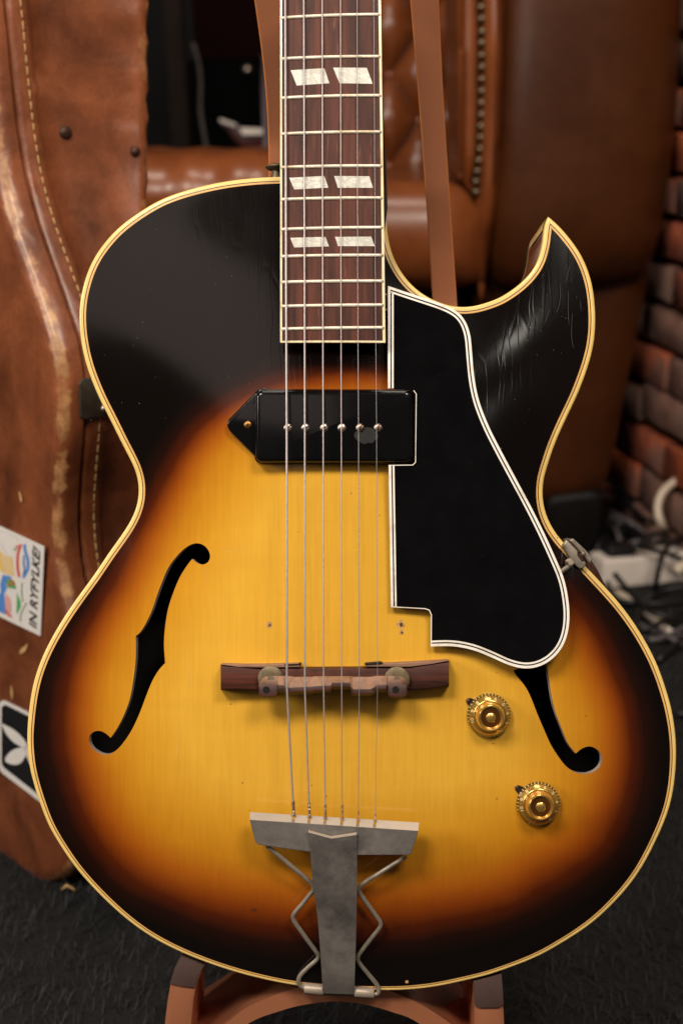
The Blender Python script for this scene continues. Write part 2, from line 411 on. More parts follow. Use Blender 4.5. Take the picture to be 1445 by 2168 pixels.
for k in range(9):
    me = brick_mesh(k); me.materials.append(bm_[[0, 0, 2, 0, 1, 2, 0, 2, 2][k]]); bms.append(me)
for row in range(0, 20):
    z = .03+row*.0655; off_ = .11 if row % 2 else 0
    for k in range(-5, 5):
        x = k*.22+off_
        if row > 15 and k > 2: continue
        o = bpy.data.objects.new('brick', bms[rng.integers(9)]); COL.objects.link(o); o.parent = wall
        o.location = (x+rng.normal(0, .004), .0240+rng.normal(0, .0012), z+rng.normal(0, .002)); o.rotation_euler = (rng.normal(0, .02), rng.normal(0, .012), rng.normal(0, .012))

# ================================================================== GUITAR
groot = empty('electric_guitar', CAM + RC @ (Vector((0, 0, -1)) + GB),
              'hollow archtop electric guitar with black to amber sunburst top and black pickguard', 'guitar',
              rot=(R_(90)-PITCH, 0, 0))
def gmk(name, vs, fs, mat, parent=None, smooth=True, angle=40):
    return mk(name, vs, fs, mat, parent or groot, smooth, GB, angle)

# --- outline (outer edge of the binding), photo px
OA = [(593,373),(545,375),(493,380.5),(452,387.5),(400,400),(366,411),(336.5,423),(293,449),(251,480.5),(222,511.5),(201,541),(185,574),(172.5,617),
      (167,655),(167.5,692),(172,729),(181,769),(194.6,808),(212,848),(233,889),(257,938),(281,984),(290.5,1011),(293.5,1040),(289.5,1070),(277,1101),
      (256,1134),(230,1170),(200,1215),(165,1263),(138,1302),(113,1343),(92,1384),(77.5,1421),(67,1460),(60,1508),(56.5,1556),(57.5,1586),(62,1626),
      (74,1672),(89,1716),(107,1758),(151,1827),(196,1880),(253.8,1936),(309,1978),(364.5,2009),(420,2033),(483,2055),(545,2072),(607,2085),(660,2092),
      (730,2097),(807,2098.5),(866,2097),(925,2090),(1000,2074),(1045,2062),(1128,2031),(1183.4,2001.5),(1247,1960),(1294,1918),(1335.7,1871),(1363,1830),
      (1386,1786),(1408.6,1735),(1422,1691),(1428.5,1649),(1431.5,1604),(1430,1556),(1422,1504),(1414,1474),(1402.4,1437),(1386,1396),(1365,1356),
      (1342,1319),(1311,1277.5),(1275,1237),(1238.5,1198),(1196,1153),(1178,1131.5),(1161.7,1104.6),(1151,1073),(1148,1042),(1150.5,1013),(1157,992),
      (1172,946),(1193,897),(1222,836),(1242.7,781),(1255,737),(1260,695),(1260,658),(1257,623),(1251,592),(1240.6,561),(1226,531.7),(1205,502.7),
      (1184.6,479),(1170,465),(1160,457.5)]
OB = [(1160,457.5),(1153,470),(1151,488),(1148,515),(1137.5,553),(1118.5,582),(1092,607),(1063,626.5),(1050,633),(1010,646),(978,649.5),(946,645),(913,632.5),
      (884,614),(859,589),(839,558),(826,524.6),(819.6,489),(817.5,454),(815,425),(812,400)]
a = resample(smooth_open(resample(catmull(OA, 5), 5), 16), 9)
b_ = resample(smooth_open(resample(catmull(OB, 5), 5), 9), 7)
cl = resample(np.array([(812, 400), (593, 373)]), 9)
NA = len(a)
outl_px = np.vstack([a, b_[1:], cl[1:-1]])                      # goes left/down/right : counter-clockwise in y-up
outl = px2(outl_px, 0)
assert (outl == ccw(outl)).all()
TIP = NA-1
nrm_in = inward(outl)
bs = np.interp(outl_px[:, 1], [900, 1500, 2100], [1.0, .98, .68])    # band narrows towards the tail
mtip = nrm_in[TIP]
def off_out(o, scaled=True):
    q = outl + nrm_in*(o*(bs if scaled else 1))[:, None]
    q = q.copy(); d = dist_poly(q, outl); lim = o*(bs if scaled else 1)
    ids = [i for i in range(TIP-14, TIP+15) if d[i] < lim[i]*.97]
    M0 = outl[TIP]+mtip*o
    for i in ids: q[i] = M0
    return q
def sweep(name, prof, mat, parent=None):
    rings = []
    for o, z in prof:
        q = off_out(o/1000) if o else outl
        rings.append([Vector((x, y, z/1000)) for x, y in q])
    n = len(outl); vs = [v for r in rings for v in r]; fs = []
    for i in range(len(rings)-1):
        for k in range(n):
            k2 = (k+1) % n; fs.append([i*n+k, i*n+k2, (i+1)*n+k2, (i+1)*n+k])
    return gmk(name, vs, fs, mat, parent, True, 50)
BW = 4.6
bd = sweep('binding', [(0, -7), (0, -1.3), (.25, -.6), (.8, -.15), (1.5, 0), (2.75, .08)], M['bind'])
sweep('purfling', [(2.75, .08), (2.78, .03), (3.28, .03), (3.3, .1)], M['blackline'], bd)
sweep('inner_binding', [(3.3, .1), (3.6, .16), (BW, .2)], M['bind2'], bd)

# --- f-holes
FL = [[(287.2,1346.6),(296,1340),(308,1321),(321.5,1292.7),(331,1264),(341.8,1235),(353.8,1206.3),(367,1186),(385,1166),(399.4,1155),(413.8,1150),(428,1152.4),
       (440,1163),(445,1177.6),(441.4,1189.5),(429.4,1196),(416,1192),(406.6,1183.5)],
      [(406.6,1183.5),(394.6,1199),(380,1223),(367,1254),(356,1288),(349.5,1326),(347,1364.6),(349.5,1404)],
      [(349.5,1404),(337,1417.4),(322.7,1441),(310.7,1470),(293.9,1514),(277,1549),(260,1574),(246,1589),(229,1598.4),(212.4,1596),(195.6,1585),(187.9,1568.4),
       (191.5,1554),(206.4,1547),(222,1551.7),(234,1562.4)],
      [(234,1562.4),(248,1542),(262.7,1513),(274.7,1479.7),(281.9,1441),(286.5,1403),(287.6,1371.8),(287.2,1346.6)]]
def fh(segs):
    o = []
    for s in segs:
        c = resample(smooth_open(resample(catmull(s, 3), 3), 3), 6.5); o.append(c[:-1])
    return np.vstack(o)
# right hole: lower half read from the photo, upper half (under the pickguard) mirrored from the left one
mir = lambda pts: [(1248-(x-215)*1.07+0, 1612+(y-1573)*.985) for x, y in pts]
FRm = [mir(s) for s in FL]
FR = [[(1152,1366)]+FRm[0][1:],
      FRm[1][:-1]+[(1086,1420)],
      [(1086,1420),(1092,1430),(1112,1455),(1124.4,1480),(1136.8,1512),(1151.8,1547),(1164,1574.5),(1179,1599),(1196.6,1621.8),(1216.5,1635.5),(1236.5,1639),
       (1254,1635.5),(1269,1624),(1274,1607),(1268.9,1592),(1251,1580.5),(1233,1584),(1217.8,1595.7)],
      [(1217.8,1595.7),(1201.6,1574.5),(1189,1544.6),(1176.7,1512),(1169,1485),(1164,1455),(1160.5,1430),(1156,1400),(1152,1366)]]
holes_px = [fh(FL), fh(FR)]

# --- arched top: membrane height field
gs0 = 0.0022
x0, y0 = outl.min(0)-.006; x1, y1 = outl.max(0)+.006
def solve(h, u0=None, it=400):
    xs = np.arange(x0, x1, h); ys = np.arange(y0, y1, h); X, Y = np.meshgrid(xs, ys)
    ins = inpoly(np.stack([X.ravel(), Y.ravel()], 1), outl).reshape(X.shape)
    u = np.zeros(X.shape)
    if u0 is not None:
        xs0, ys0, v0 = u0
        fx = np.clip((X-xs0[0])/(xs0[1]-xs0[0]), 0, len(xs0)-1.001); fy = np.clip((Y-ys0[0])/(ys0[1]-ys0[0]), 0, len(ys0)-1.001)
        i = fx.astype(int); j = fy.astype(int); a1 = fx-i; b1 = fy-j
        u = (v0[j, i]*(1-a1)*(1-b1)+v0[j, i+1]*a1*(1-b1)+v0[j+1, i]*(1-a1)*b1+v0[j+1, i+1]*a1*b1)*ins
    s = h*h
    for _ in range(it):
        u[1:-1, 1:-1] = (.25*(u[:-2, 1:-1]+u[2:, 1:-1]+u[1:-1, :-2]+u[1:-1, 2:]+s))*ins[1:-1, 1:-1]
    return xs, ys, u
S = solve(.0088, None, 800); S = solve(.0044, S, 500); S = solve(gs0, S, 400)
uxs, uys, U = S; U = U/U.max()
def usamp(p):
    fx = np.clip((p[:, 0]-uxs[0])/gs0, 0, len(uxs)-1.001); fy = np.clip((p[:, 1]-uys[0])/gs0, 0, len(uys)-1.001)
    i = fx.astype(int); j = fy.astype(int); a1 = fx-i; b1 = fy-j
    return U[j, i]*(1-a1)*(1-b1)+U[j, i+1]*a1*(1-b1)+U[j+1, i]*(1-a1)*b1+U[j+1, i+1]*a1*b1
HT = .0175
def g_arch(u): return HT*(u**1.45*(1.0)*(1.35-.35*u))
def hz(p):
    p = np.atleast_2d(p); return .0002+g_arch(usamp(p))
def hpt(x, y): return float(hz(np.array([[x, y]]))[0])
def hpx(px, py):
    h = .01
    for _ in range(4): q = P(px, py, h); h = hpt(q.x, q.y)
    return h
def onb(px, py, up=0.0):
    h = hpx(px, py)+up; return P(px, py, h)
# hole polygons in plane coordinates
holes = [np.array([onb(x, y)[:2] for x, y in hp]) for hp in holes_px]
holes = [ccw(h) for h in holes]
inner_out = off_out(BW/1000)
keep = [0]
for i in range(1, len(inner_out)):
    if np.linalg.norm(inner_out[i]-inner_out[keep[-1]]) > .0004: keep.append(i)
bnd = inner_out[keep]
XX, YY = np.meshgrid(uxs, uys); XX = XX.copy(); XX[::2] += gs0/2
pts = np.stack([XX.ravel(), YY.ravel()], 1)
m_in = inpoly(pts, bnd); pts = pts[m_in]
dd = dist_poly(pts, bnd); pts = pts[dd > .0011]
for hpol in holes:
    dn = dist_poly(pts, hpol); pts = pts[(~inpoly(pts, hpol)) & (dn > .0009)]
allp = [bnd, *holes, pts]; ed = []; o0 = 0
for lp in allp[:-1]:
    n = len(lp); ed += [(o0+i, o0+(i+1) % n) for i in range(n)]; o0 += n
av = np.vstack(allp)
cv, ce, cf, *_r = geometry.delaunay_2d_cdt([Vector(p) for p in av], ed, [], 1, 1e-6)
cvn = np.array([tuple(v) for v in cv]); cfn = np.array([f for f in cf])
cen = cvn[cfn].mean(1); kp = inpoly(cen, bnd)
for hpol in holes: kp &= ~inpoly(cen, hpol)
cfn = cfn[kp]
# orient
e1 = cvn[cfn[:, 1]]-cvn[cfn[:, 0]]; e2 = cvn[cfn[:, 2]]-cvn[cfn[:, 0]]
fl = (e1[:, 0]*e2[:, 1]-e1[:, 1]*e2[:, 0]) < 0; cfn[fl] = cfn[fl][:, ::-1]
zt = hz(cvn)
top = gmk('body_top', np.column_stack([cvn, zt]).tolist(), cfn.tolist(), M['burst'], angle=None)
# burst field
BC = [(600,800),(700,782),(800,780),(880,800),(960,890),(1030,1000),(1100,1120),(1180,1225),(1262,1308),(1298,1396),(1338,1479),(1352,1560),(1350,1640),(1330,1730),(1294,1800),
      (1240,1843),(1183,1875),(1110,1922),(1000,1955),(854,1976),(700,1982),(560,1973),(493,1962),(400,1932),(337,1907),(281,1880),(226,1833),(184,1777),
      (150,1700),(130,1626),(119,1550),(119,1480),(128,1430),(144,1387),(165,1335),(196,1284),(227,1238),(285,1127),(323,1055),(348,1003),(375,951),(425,890),(482,850),(548,818)]
BCp = smooth_closed(resample(catmull(BC, 10, True), 14, True), 30)
bpx = np.column_stack([cvn[:, 0]/(1-zt)*FPX+CX, CY-cvn[:, 1]/(1-zt)*FPX])
sd = dist_poly(bpx, BCp)*np.where(inpoly(bpx, BCp), 1, -1)
sd = sd-np.interp(bpx[:, 1], [800, 1100, 1400], [2, 8, 13])
wsc = np.interp(bpx[:, 1], [850, 1050, 1700, 1900], [.75, .85, 1.0, .62])
wl = np.clip((bpx[:, 1]-1500)/400, 0, 1)
sd = sd*np.where(sd > 0, np.interp(bpx[:, 1], [800, 1000, 1500, 1750, 2000], [1.4, 1.3, 1.15, .88, .64]), np.interp(bpx[:, 1], [1000, 1800], [.95, .8]))
at = top.data.attributes.new('burst', 'FLOAT', 'POINT'); at.data.foreach_set('value', ((sd+100)/400).astype(np.float32))
# hole rims (bare wood thickness)
for hpol in holes:
    n = len(hpol); zz = hz(hpol)
    e_ = .002; gx = (hz(hpol+[e_, 0])-hz(hpol-[e_, 0]))/(2*e_); gy = (hz(hpol+[0, e_])-hz(hpol-[0, e_]))/(2*e_)
    vs = [Vector((x, y, z)) for (x, y), z in zip(hpol, zz)]+[Vector((x, y, z))-Vector((-a1, -b1, 1)).normalized()*.0052 for (x, y), z, a1, b1 in zip(hpol, zz, gx, gy)]
    fs = [[k, (k+1) % n, n+(k+1) % n, n+k] for k in range(n)]
    gmk('soundhole_edge', vs, fs, M['fedge'], top, angle=30)
# sides and back
disp = np.zeros(len(outl)); dpx = np.hypot(outl_px[:, 0]-1245, outl_px[:, 1]-1200)
disp = .0120*np.exp(-(dpx/95)**2)
nout = -nrm_in/np.linalg.norm(nrm_in, axis=1, keepdims=True)
vs = []; n = len(outl); lv = [(-.007, 0), (-.02, .35), (-.045, .8), (-.082, 1.0)]
for z, t in lv:
    q = outl+nout*(disp*t)[:, None]; vs += [Vector((x, y, z)) for x, y in q]
fs = []
for i in range(len(lv)-1):
    for k in range(n):
        k2 = (k+1) % n; fs.append([i*n+k2, i*n+k, (i+1)*n+k, (i+1)*n+k2])
gmk('body_side', vs, fs, M['side'], angle=50)
qb = outl+nout*disp[:, None]
vs, fs = prism(qb, idf, -.088, -.0815)
gmk('back_binding', vs, fs, M['bind'], angle=40)
vs, fs = prism(qb*.995, idf, -.094, -.0884); gmk('body_back', vs, fs, M['inner'])
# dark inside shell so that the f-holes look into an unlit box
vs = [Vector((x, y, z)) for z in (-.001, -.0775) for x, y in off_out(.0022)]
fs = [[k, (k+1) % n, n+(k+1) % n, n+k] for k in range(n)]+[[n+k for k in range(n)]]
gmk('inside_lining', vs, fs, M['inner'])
# cream cap down the side of the horn
ids = list(range(TIP-4, TIP+5)); g = G()
for z in (-.0068, -.0815): g.v += [Vector((*(outl[i]+nout[i]*.0005), z)) for i in ids]
m = len(ids); g.f = [[k+1, k, m+k, m+k+1] for k in range(m-1)]
gmk('horn_cap', g.v, g.f, M['bind'], bd, angle=60)

# --- neck, fretboard
zs = lambda py: .025+.020*py/1470
BR = .305
def bx(py): return 592.6, np.interp(py, [0, 350, 724], [806, 811, 815.6])
def board_pt(t, py, dz=0.0):
    h = zs(py)-.0026+dz; l, r = bx(py); l_, r_ = P(l, py, h), P(r, py, h)
    x = l_.x+(r_.x-l_.x)*t; xc = (l_.x+r_.x)/2
    return Vector((x, l_.y, h-(x-xc)**2/(2*BR)))
g = G(); rows = [-80]+list(range(0, 700, 60))+[720.5]; K = 12; th = .0065
lo = .028; tl = .022                                           # board wood between the side bindings (fractions)
for py in rows:
    t0, t1 = .018, 1-.025
    for k in range(K+1): g.v.append(board_pt(t0+(t1-t0)*k/K, py))
    for k in (K, 0):
        v = board_pt([t0, t1][k == K], py); g.v.append(Vector((v.x, v.y, zs(py)-.0026-th)))
m = K+3
for i in range(len(rows)-1):
    for k in range(m): g.f.append([i*m+k, (i+1)*m+k, (i+1)*m+(k+1) % m, i*m+(k+1) % m])
g.f.append([(len(rows)-1)*m+k for k in range(m)])
fb = gmk('fretboard', g.v, g.f, M['board'], angle=40)
def bbind(t0, t1, up=.0001):
    g = G()
    for py in rows[:-1]+[724.5]:
        a1, a2 = board_pt(t0, py, up), board_pt(t1, py, up); zz = zs(py)-.0026-th
        g.v += [a1, a2, Vector((a2.x, a2.y, zz)), Vector((a1.x, a1.y, zz))]
    for i in range(len(rows)-1):
        for k in range(4): g.f.append([i*4+k, (i+1)*4+k, (i+1)*4+(k+1) % 4, i*4+(k+1) % 4])
    g.f.append([(len(rows)-1)*4+k for k in range(4)]); return g
for t0, t1 in ((0, .018), (.975, 1.0)):
    g = bbind(t0, t1); gmk('board_binding', g.v, g.f, M['bindw'], fb, angle=30)
g = G()
for py in (720.6, 724.6):
    for t in np.linspace(.018, .975, 9): v = board_pt(t, py, .00012); g.v += [v, Vector((v.x, v.y, v.z-th))]
g.f = [[2*k, 2*k+2, 18+2*k+2, 18+2*k] for k in range(8)]+[[18+2*k, 18+2*k+2, 18+2*k+3, 18+2*k+1] for k in range(8)]+[[2*k+1, 2*k+3, 2*k+2, 2*k] for k in range(8)]
gmk('end_binding', g.v, g.f, M['bindw'], fb, angle=30)
# frets: left and right ends as measured
FR_Y = [(-52, -58), (36, 28.5), (122.7, 117.8), (205.8, 200.4), (282, 277.7), (353, 349.9), (421, 417.8), (484.5, 480.5), (542, 539.5), (596.6, 594.2), (647.8, 645), (696, 693)]
for yl, yr in FR_Y:
    g = G(); n1 = 14; ts = [.006, .018]+list(np.linspace(.04, .95, n1-4))+[.972, .990]
    for t in ts:
        py = yl+(yr-yl)*t
        c = board_pt(t, py); e = min(1, (t+.004)/.03, (1-t+.002)/.035); e = max(.25, e)
        hw = .00116; hh = .00125*e
        sh = .0009 if t < .01 or t > .985 else 0
        for ang in range(0, 181, 30):
            aa = R_(ang); g.v.append(Vector((c.x, c.y-hw*math.cos(aa)*(1-.25*(e < .6)), c.z-.0001+hh*math.sin(aa)**.8)))
    for i in range(len(ts)-1):
        for k in range(6): g.f.append([i*7+k, i*7+k+1, (i+1)*7+k+1, (i+1)*7+k])
    g.f.append([k for k in range(7)][::-1]); g.f.append([(len(ts)-1)*7+k for k in range(7)])
    recalc(gmk('fret', g.v, g.f, M['fretm'], fb, angle=60))
INL = [[(614.8,147),(686.4,143.7),(697,175.7),(627.6,179.7)],[(704.6,142.5),(776,142),(788.4,175.7),(718.3,175.7)],
       [(611.8,375),(686.4,372),(694.6,396.8),(622.4,400)],[(706.8,372),(781.4,372),(789.3,396.5),(714.7,397)],
       [(614,502.4),(688.5,501),(696,521.3),(622.4,523)],[(708.6,501),(785.3,500),(793,520),(715.3,520.7)]]
for q in INL:
    g = G(); K = 6
    for s in range(2):
        for k in range(K+1):
            t = k/K; a1 = q[0] if s == 0 else q[3]; a2 = q[1] if s == 0 else q[2]
            px = a1[0]+(a2[0]-a1[0])*t; py = a1[1]+(a2[1]-a1[1])*t
            l, r = bx(py); g.v.append(board_pt((px-l)/(r-l), py, .00012))
    m = K+1; g.f = [[k, m+k, m+k+1, k+1] for k in range(K)]
    gmk('inlay', g.v, g.f, M['pearl'], fb)
# neck shaft and heel under the board
g = G()
for py, lx, rx, dep in ((-80, 597, 803, .020), (380, 595, 815, .022), (560, 600, 812, .010), (716, 602, 810, .008)):
    zt_ = zs(py)-.0026-th+.0002; zb_ = max(zt_-dep, hpx(700, py)-.004) if py > 500 else zt_-dep
    for j in range(9):
        aa = math.pi*j/8; pl, pr = P(lx, py, zt_), P(rx, py, zt_)
        if py > 500: xx = [pl.x, pl.x, pl.x, pl.x+.001, (pl.x+pr.x)/2, pr.x-.001, pr.x, pr.x, pr.x][j]; z = [zt_, zt_-.001, zb_, zb_, zb_, zb_, zb_, zt_-.001, zt_][j]
        else: xx = (pl.x+pr.x)/2-(pr.x-pl.x)/2*math.cos(aa); z = zt_-dep*math.sin(aa)**.7
        g.v.append(Vector((xx, pl.y, z)))
for i in range(3):
    for k in range(8): g.f.append([i*9+k, i*9+k+1, (i+1)*9+k+1, (i+1)*9+k])
g.f.append([27+k for k in range(9)])
recalc(gmk('neck', g.v, g.f, M['neck'], angle=50))
# heel
hp = px2([(600, 330), (814, 330), (818, 452), (812, 500), (600, 470)], -.01)
vs, fs = prism(hp, idf, -.078, .012, .001, 1); gmk('neck_heel', vs, fs, M['neck'], angle=40)

# --- strings
SX = {0: [603.5,642.8,681.8,720.5,755.5,790.8], 600: [605.5,644.5,682.9,721.4,756.8,794.2], 906: [606.7,644.9,683.9,722.2,758.6,796.7], 1455: [607,645,684.8,723,760,798.7]}
STE = [(621.7,1729),(655,1732.5),(688.5,1735.7),(724,1738),(758,1740.5),(793.6,1742.7)]
SR = [.00066,.00052,.00042,.00032,.00022,.00016]
strings = []
for i in range(6):
    x_ = lambda py: float(np.interp(py, sorted(SX), [SX[k][i] for k in sorted(SX)]))+(-.35 if py < 0 else 0)
    pts_ = [P(x_(py), py, zs(py)) for py in (-75, 0, 300, 600, 906, 1200, 1452)]
    ex, ey = STE[i]
    for t in (.03, .3, .6, .85, 1.0):
        px = x_(1455)+(ex-x_(1455))*t; py = 1455+(ey-1455)*t; pts_.append(P(px, py, .0449+(.0325-.0449)*t))
    vs, fs = tube(pts_, SR[i], 8)
    s = gmk('string', vs, fs, M['wound'] if i < 4 else M['plain']); strings.append(s)
    # wrap near the ball end
    g = G(); a1 = pts_[-1]; d1 = (pts_[-2]-pts_[-1]).normalized(); L = .010 if i < 4 else .007
    hel = []; X = d1.cross(Vector((0, 0, 1))).normalized(); Y = d1.cross(X); turns = 8
    for k in range(turns*8+1):
        aa = 2*math.pi*k/8; rr = SR[i]*1.15+.0002; hel.append(a1+d1*(L*k/(turns*8))+(X*math.cos(aa)+Y*math.sin(aa))*rr)
    g.add(*tube(hel, .00028 if i < 4 else .0002, 5)); gmk('string_winding', g.v, g.f, M['nickel'], s)

# --- pickup
zc0 = hpx(700, 900)-.003; zc1 = hpx(700, 900)+.0125
def mapped(z0ref):
    return None
cvp = px2(fillet([(541,827),(541,979),(872,979),(872,827)], 15), zc1-.004)
vs, fs = prism(cvp, idf, zc0, zc1, .0028, 5)
pk = gmk('pickup', vs, fs, M['cover'], angle=60)
ear = fillet([(549,821.5),(480,892),(482,908),(553,979.5),(566,979.5),(566,821.5)], [16, 40, 40, 16, 2, 2])
vs, fs = prism(px2(ear, zc0+.005), idf, zc0, zc0+.0062, .0011, 3)
gmk('mounting_ear', vs, fs, M['cover'], pk, angle=50)
# sloped skirt of the cover
sk = fillet([(538,823),(538,981),(877.5,984),(877.5,824)], 14)
vs, fs = prism(px2(sk, zc0+.006), idf, zc0, zc0+.0068, .0022, 3); gmk('cover_skirt', vs, fs, M['cover'], pk, angle=60)
def slot_screw(px, py, zt, r, mat, ang, cross=False):
    c = P(px, py, zt); prof = [(r, -.001), (r, .0001), (r*.94, .0004), (r*.75, .00075), (r*.4, .00095), (r*.02, .001)]
    g = G().add(*lathe(prof, 20, None, c)); s = gmk('pole_screw' if not cross else 'mounting_screw', g.v, g.f, mat, pk, angle=60)
    g = G()
    for aa in ([ang, ang+90] if cross else [ang]):
        d = Vector((math.cos(R_(aa)), math.sin(R_(aa)), 0)); q = Vector((-d.y, d.x, 0)); L = r*(.55 if cross else .93); wd = r*.13
        z = Vector((0, 0, .00098 if True else 0))
        n0 = len(g.v); g.v += [c+d*L+q*wd-Vector((0, 0, .0002)), c-d*L+q*wd-Vector((0, 0, .0002)), c-d*L-q*wd-Vector((0, 0, .0002)), c+d*L-q*wd-Vector((0, 0, .0002))]
        g.v += [c+d*L+q*wd*1+z*.9, c+q*wd+z*1.06, c-d*L+q*wd+z*.9, c-d*L-q*wd+z*.9, c-q*wd+z*1.06, c+d*L-q*wd+z*.9]
        g.f += [[n0+4, n0+5, n0+8, n0+9], [n0+5, n0+6, n0+7, n0+8]]
    s['kind'] = s.get('kind', ''); del s['kind']
    return s, g
for (px, py), an in zip([(609.2,906),(646.5,906),(686,906),(723.4,906),(762,906),(800,906)], [50, 35, 42, 78, 60, 68]):
    s, g = slot_screw(px, py, zc1, .00285, M['nickel'], an); 
    if an < 70: g.v and recalc(mk('slot', g.v, g.f, M['hole'], pk, False, GB))
s, g = slot_screw(524.4, 899.6, zc0+.0062, .0027, M['brass'], 20, True); mk('slot', g.v, g.f, M['hole'], pk, False, GB)
# worn scuff on the cover
c = P(775, 922, zc1+.00006); g = G(); nn = 18
g.v = [c]+[c+Vector((math.cos(2*math.pi*k/nn)*.0062*(1+.3*rng.random()), math.sin(2*math.pi*k/nn)*.0042*(1+.35*rng.random()), 0)) for k in range(nn)]
g.f = [[0, k+1, (k+1) % nn+1] for k in range(nn)]
M['scuff'] = simple('scuffed_plastic', srgb(19, 16, 16), .5, var=.6, vs=900)
gmk('scuff_mark', g.v, g.f, M['scuff'], pk)

# --- pickguard
ZG = .0225
topcurve = [(820.4,604.6),(859,617.7),(899,630.8),(930.7,641.5),(958.4,653.4),(978,669),(990,691),(996,714.8),(999,750.5),(1004,802),(1014,849.6),(1033.8,901),
            (1057.6,948.8),(1089,1008),(1121,1067.7),(1148.8,1123),(1172.5,1174.8),(1192.4,1222.4),(1202,1266),(1205,1305.6),(1201,1341),(1188.4,1373),
            (1164.6,1398.8),(1136.9,1412.7),(1109,1415.9),(1077,1408.7),(1041.7,1392.9),(1002,1377),(958.4,1368.5),(912,1369)]
tc_ = resample(smooth_open(resample(catmull(topcurve, 4), 4), 10), 8)
step = [(912.5,1317),(912.5,1302),(908,1292),(899,1289),(826.8,1285)]
notch = [(822,985),(873,984.4),(879,978.5),(880.5,833.8),(875,826.6),(820.4,822)]
gp = np.vstack([tc_, resample(catmull(step[1:4], 3), 4), [step[-1]], notch])
pgp = px2(gp, ZG)
vs, fs = prism(pgp, idf, ZG-.0022, ZG, .0002, 1)
pg = gmk('pickguard', vs, fs, M['guard'], angle=30)
def ribbon(path_px, o1, o2, mat, dz, name='border_strip', leftin=True):
    pth = px2(path_px, ZG); nn = inward(pth, closed=False)*(1 if leftin else -1)
    g = G()
    for o, z in ((o1, -.0018 if o1 == 0 else 0), (o1+.00005, dz), (o2-.00005, dz), (o2, 0)):
        q = pth+nn*o; g.v += [Vector((x, y, ZG+z)) for x, y in q]
    m = len(pth)
    for i in range(3):
        for k in range(m-1): g.f.append([i*m+k, i*m+k+1, (i+1)*m+k+1, (i+1)*m+k])
    return recalc(gmk(name, g.v, g.f, mat, pg, angle=40))
full = np.vstack([[(820.4,822)], [(820.4,604.6)], tc_[1:]])
low = np.array([(826.8,1285), (822,985)], float)
# orientation: going corner->clockwise in the photo; interior lies to the right, so flip sign
for pth in (full, low):
    ribbon(pth, 0, .0017, M['white'], .00012, leftin=False)
    ribbon(pth, .0025, .0037, M['white'], .00012, leftin=False)
ribbon(np.array([(912,1369),(912.5,1302),(908,1292),(899,1289),(826.8,1285)]), -.00025, .00035, M['white'], .0001, leftin=False)
ribbon(np.array([(822,985),(873,984.4),(879,978.5),(880.5,833.8),(875,826.6)]), -.0002, .0003, M['white'], .00008, leftin=False)
g = G()
for yy in (624, 656): g.add(*tube([P(812, yy, .019), P(826, yy, .019)], .0008, 8))
gmk('guard_pin', g.v, g.f, M['tailb'], pg)
q_ = G()
for k in range(60):
    px, py = rng.uniform(850, 1180), rng.uniform(660, 1390)
    if not inpoly(np.array([[px, py]]), tc_)[0]: continue
    c = P(px, py, ZG+.00005); r_ = rng.uniform(.00006, .00013); q_.add([c+Vector((-r_, 0, 0)), c+Vector((0, -r_, 0)), c+Vector((r_, 0, 0)), c+Vector((0, r_, 0))], [[0, 1, 2, 3]])
q_.mk('dust_specks', M['nickel'], pg, off=GB)['kind'] = 'stuff'
# bracket clamp at the waist
br = gmk('pickguard_bracket', *tube([P(1150, 1233, .014), P(1186, 1211, .009), P(1201, 1200.5, .006), P(1208, 1196, .005)], .00155, 12), M['rod'], angle=50)
ax = (P(1209, 1191, .005)-P(1195, 1201, .007)).normalized(); Mx = ax.to_track_quat('Z', 'Y').to_matrix()
vs, fs = lathe([(.0024, -.0016), (.0029, -.0012), (.0029, .0018), (.0024, .0022)], 6, Mx, P(1204, 1192.5, .006)); gmk('nut', vs, fs, M['tailb'], br, angle=20)
# clamp: rounded plate hooked over the edge
clp = [(1191,1157),(1194,1147),(1199.5,1143.5),(1212,1156),(1226,1171),(1237,1187),(1239,1196),(1234,1203),(1226,1204),(1216,1196),(1203,1180)]
vs, fs = prism(px2(catmull(clp, 3, True), .004), idf, -.0005, .0052, .0012, 3); gmk('clamp_plate', vs, fs, M['rod'], br, angle=50)
vs, fs = prism(px2([(1199.5,1143.5),(1212,1156),(1237,1187),(1243,1192),(1248,1184),(1234,1164),(1208,1140)], -.01), idf, -.03, .001, .0008, 1); gmk('clamp_arm', vs, fs, M['rod'], br, angle=40)
vs, fs = lathe([(.0016, -.002), (.0018, 0), (.0012, .0012), (.0001, .0014)], 14, None, P(1233.5, 1173, .003)); gmk('clamp_screw', vs, fs, M['nickel'], br)
vs, fs = prism(px2([(1222,1166),(1231,1176),(1237,1187),(1231,1188),(1222,1175)], .006), idf, .003, .0062, .0004, 1); gmk('cork_pad', vs, fs, M['saddle'], br, angle=40)

# --- bridge: base, thumbwheels, saddle
zb = hpx(708, 1435)-.0005
g = G(); rowsx = [(467,1407,1460),(500,1410,1459),(540,1413.5,1461),(548,1414,1462),(600,1413,1462),(640,1413,1462),(708,1412.5,1462),(775,1412,1462),(830,1412,1462),(868,1412,1462),(878,1410,1461),(915,1404.5,1457),(950,1399,1452)]
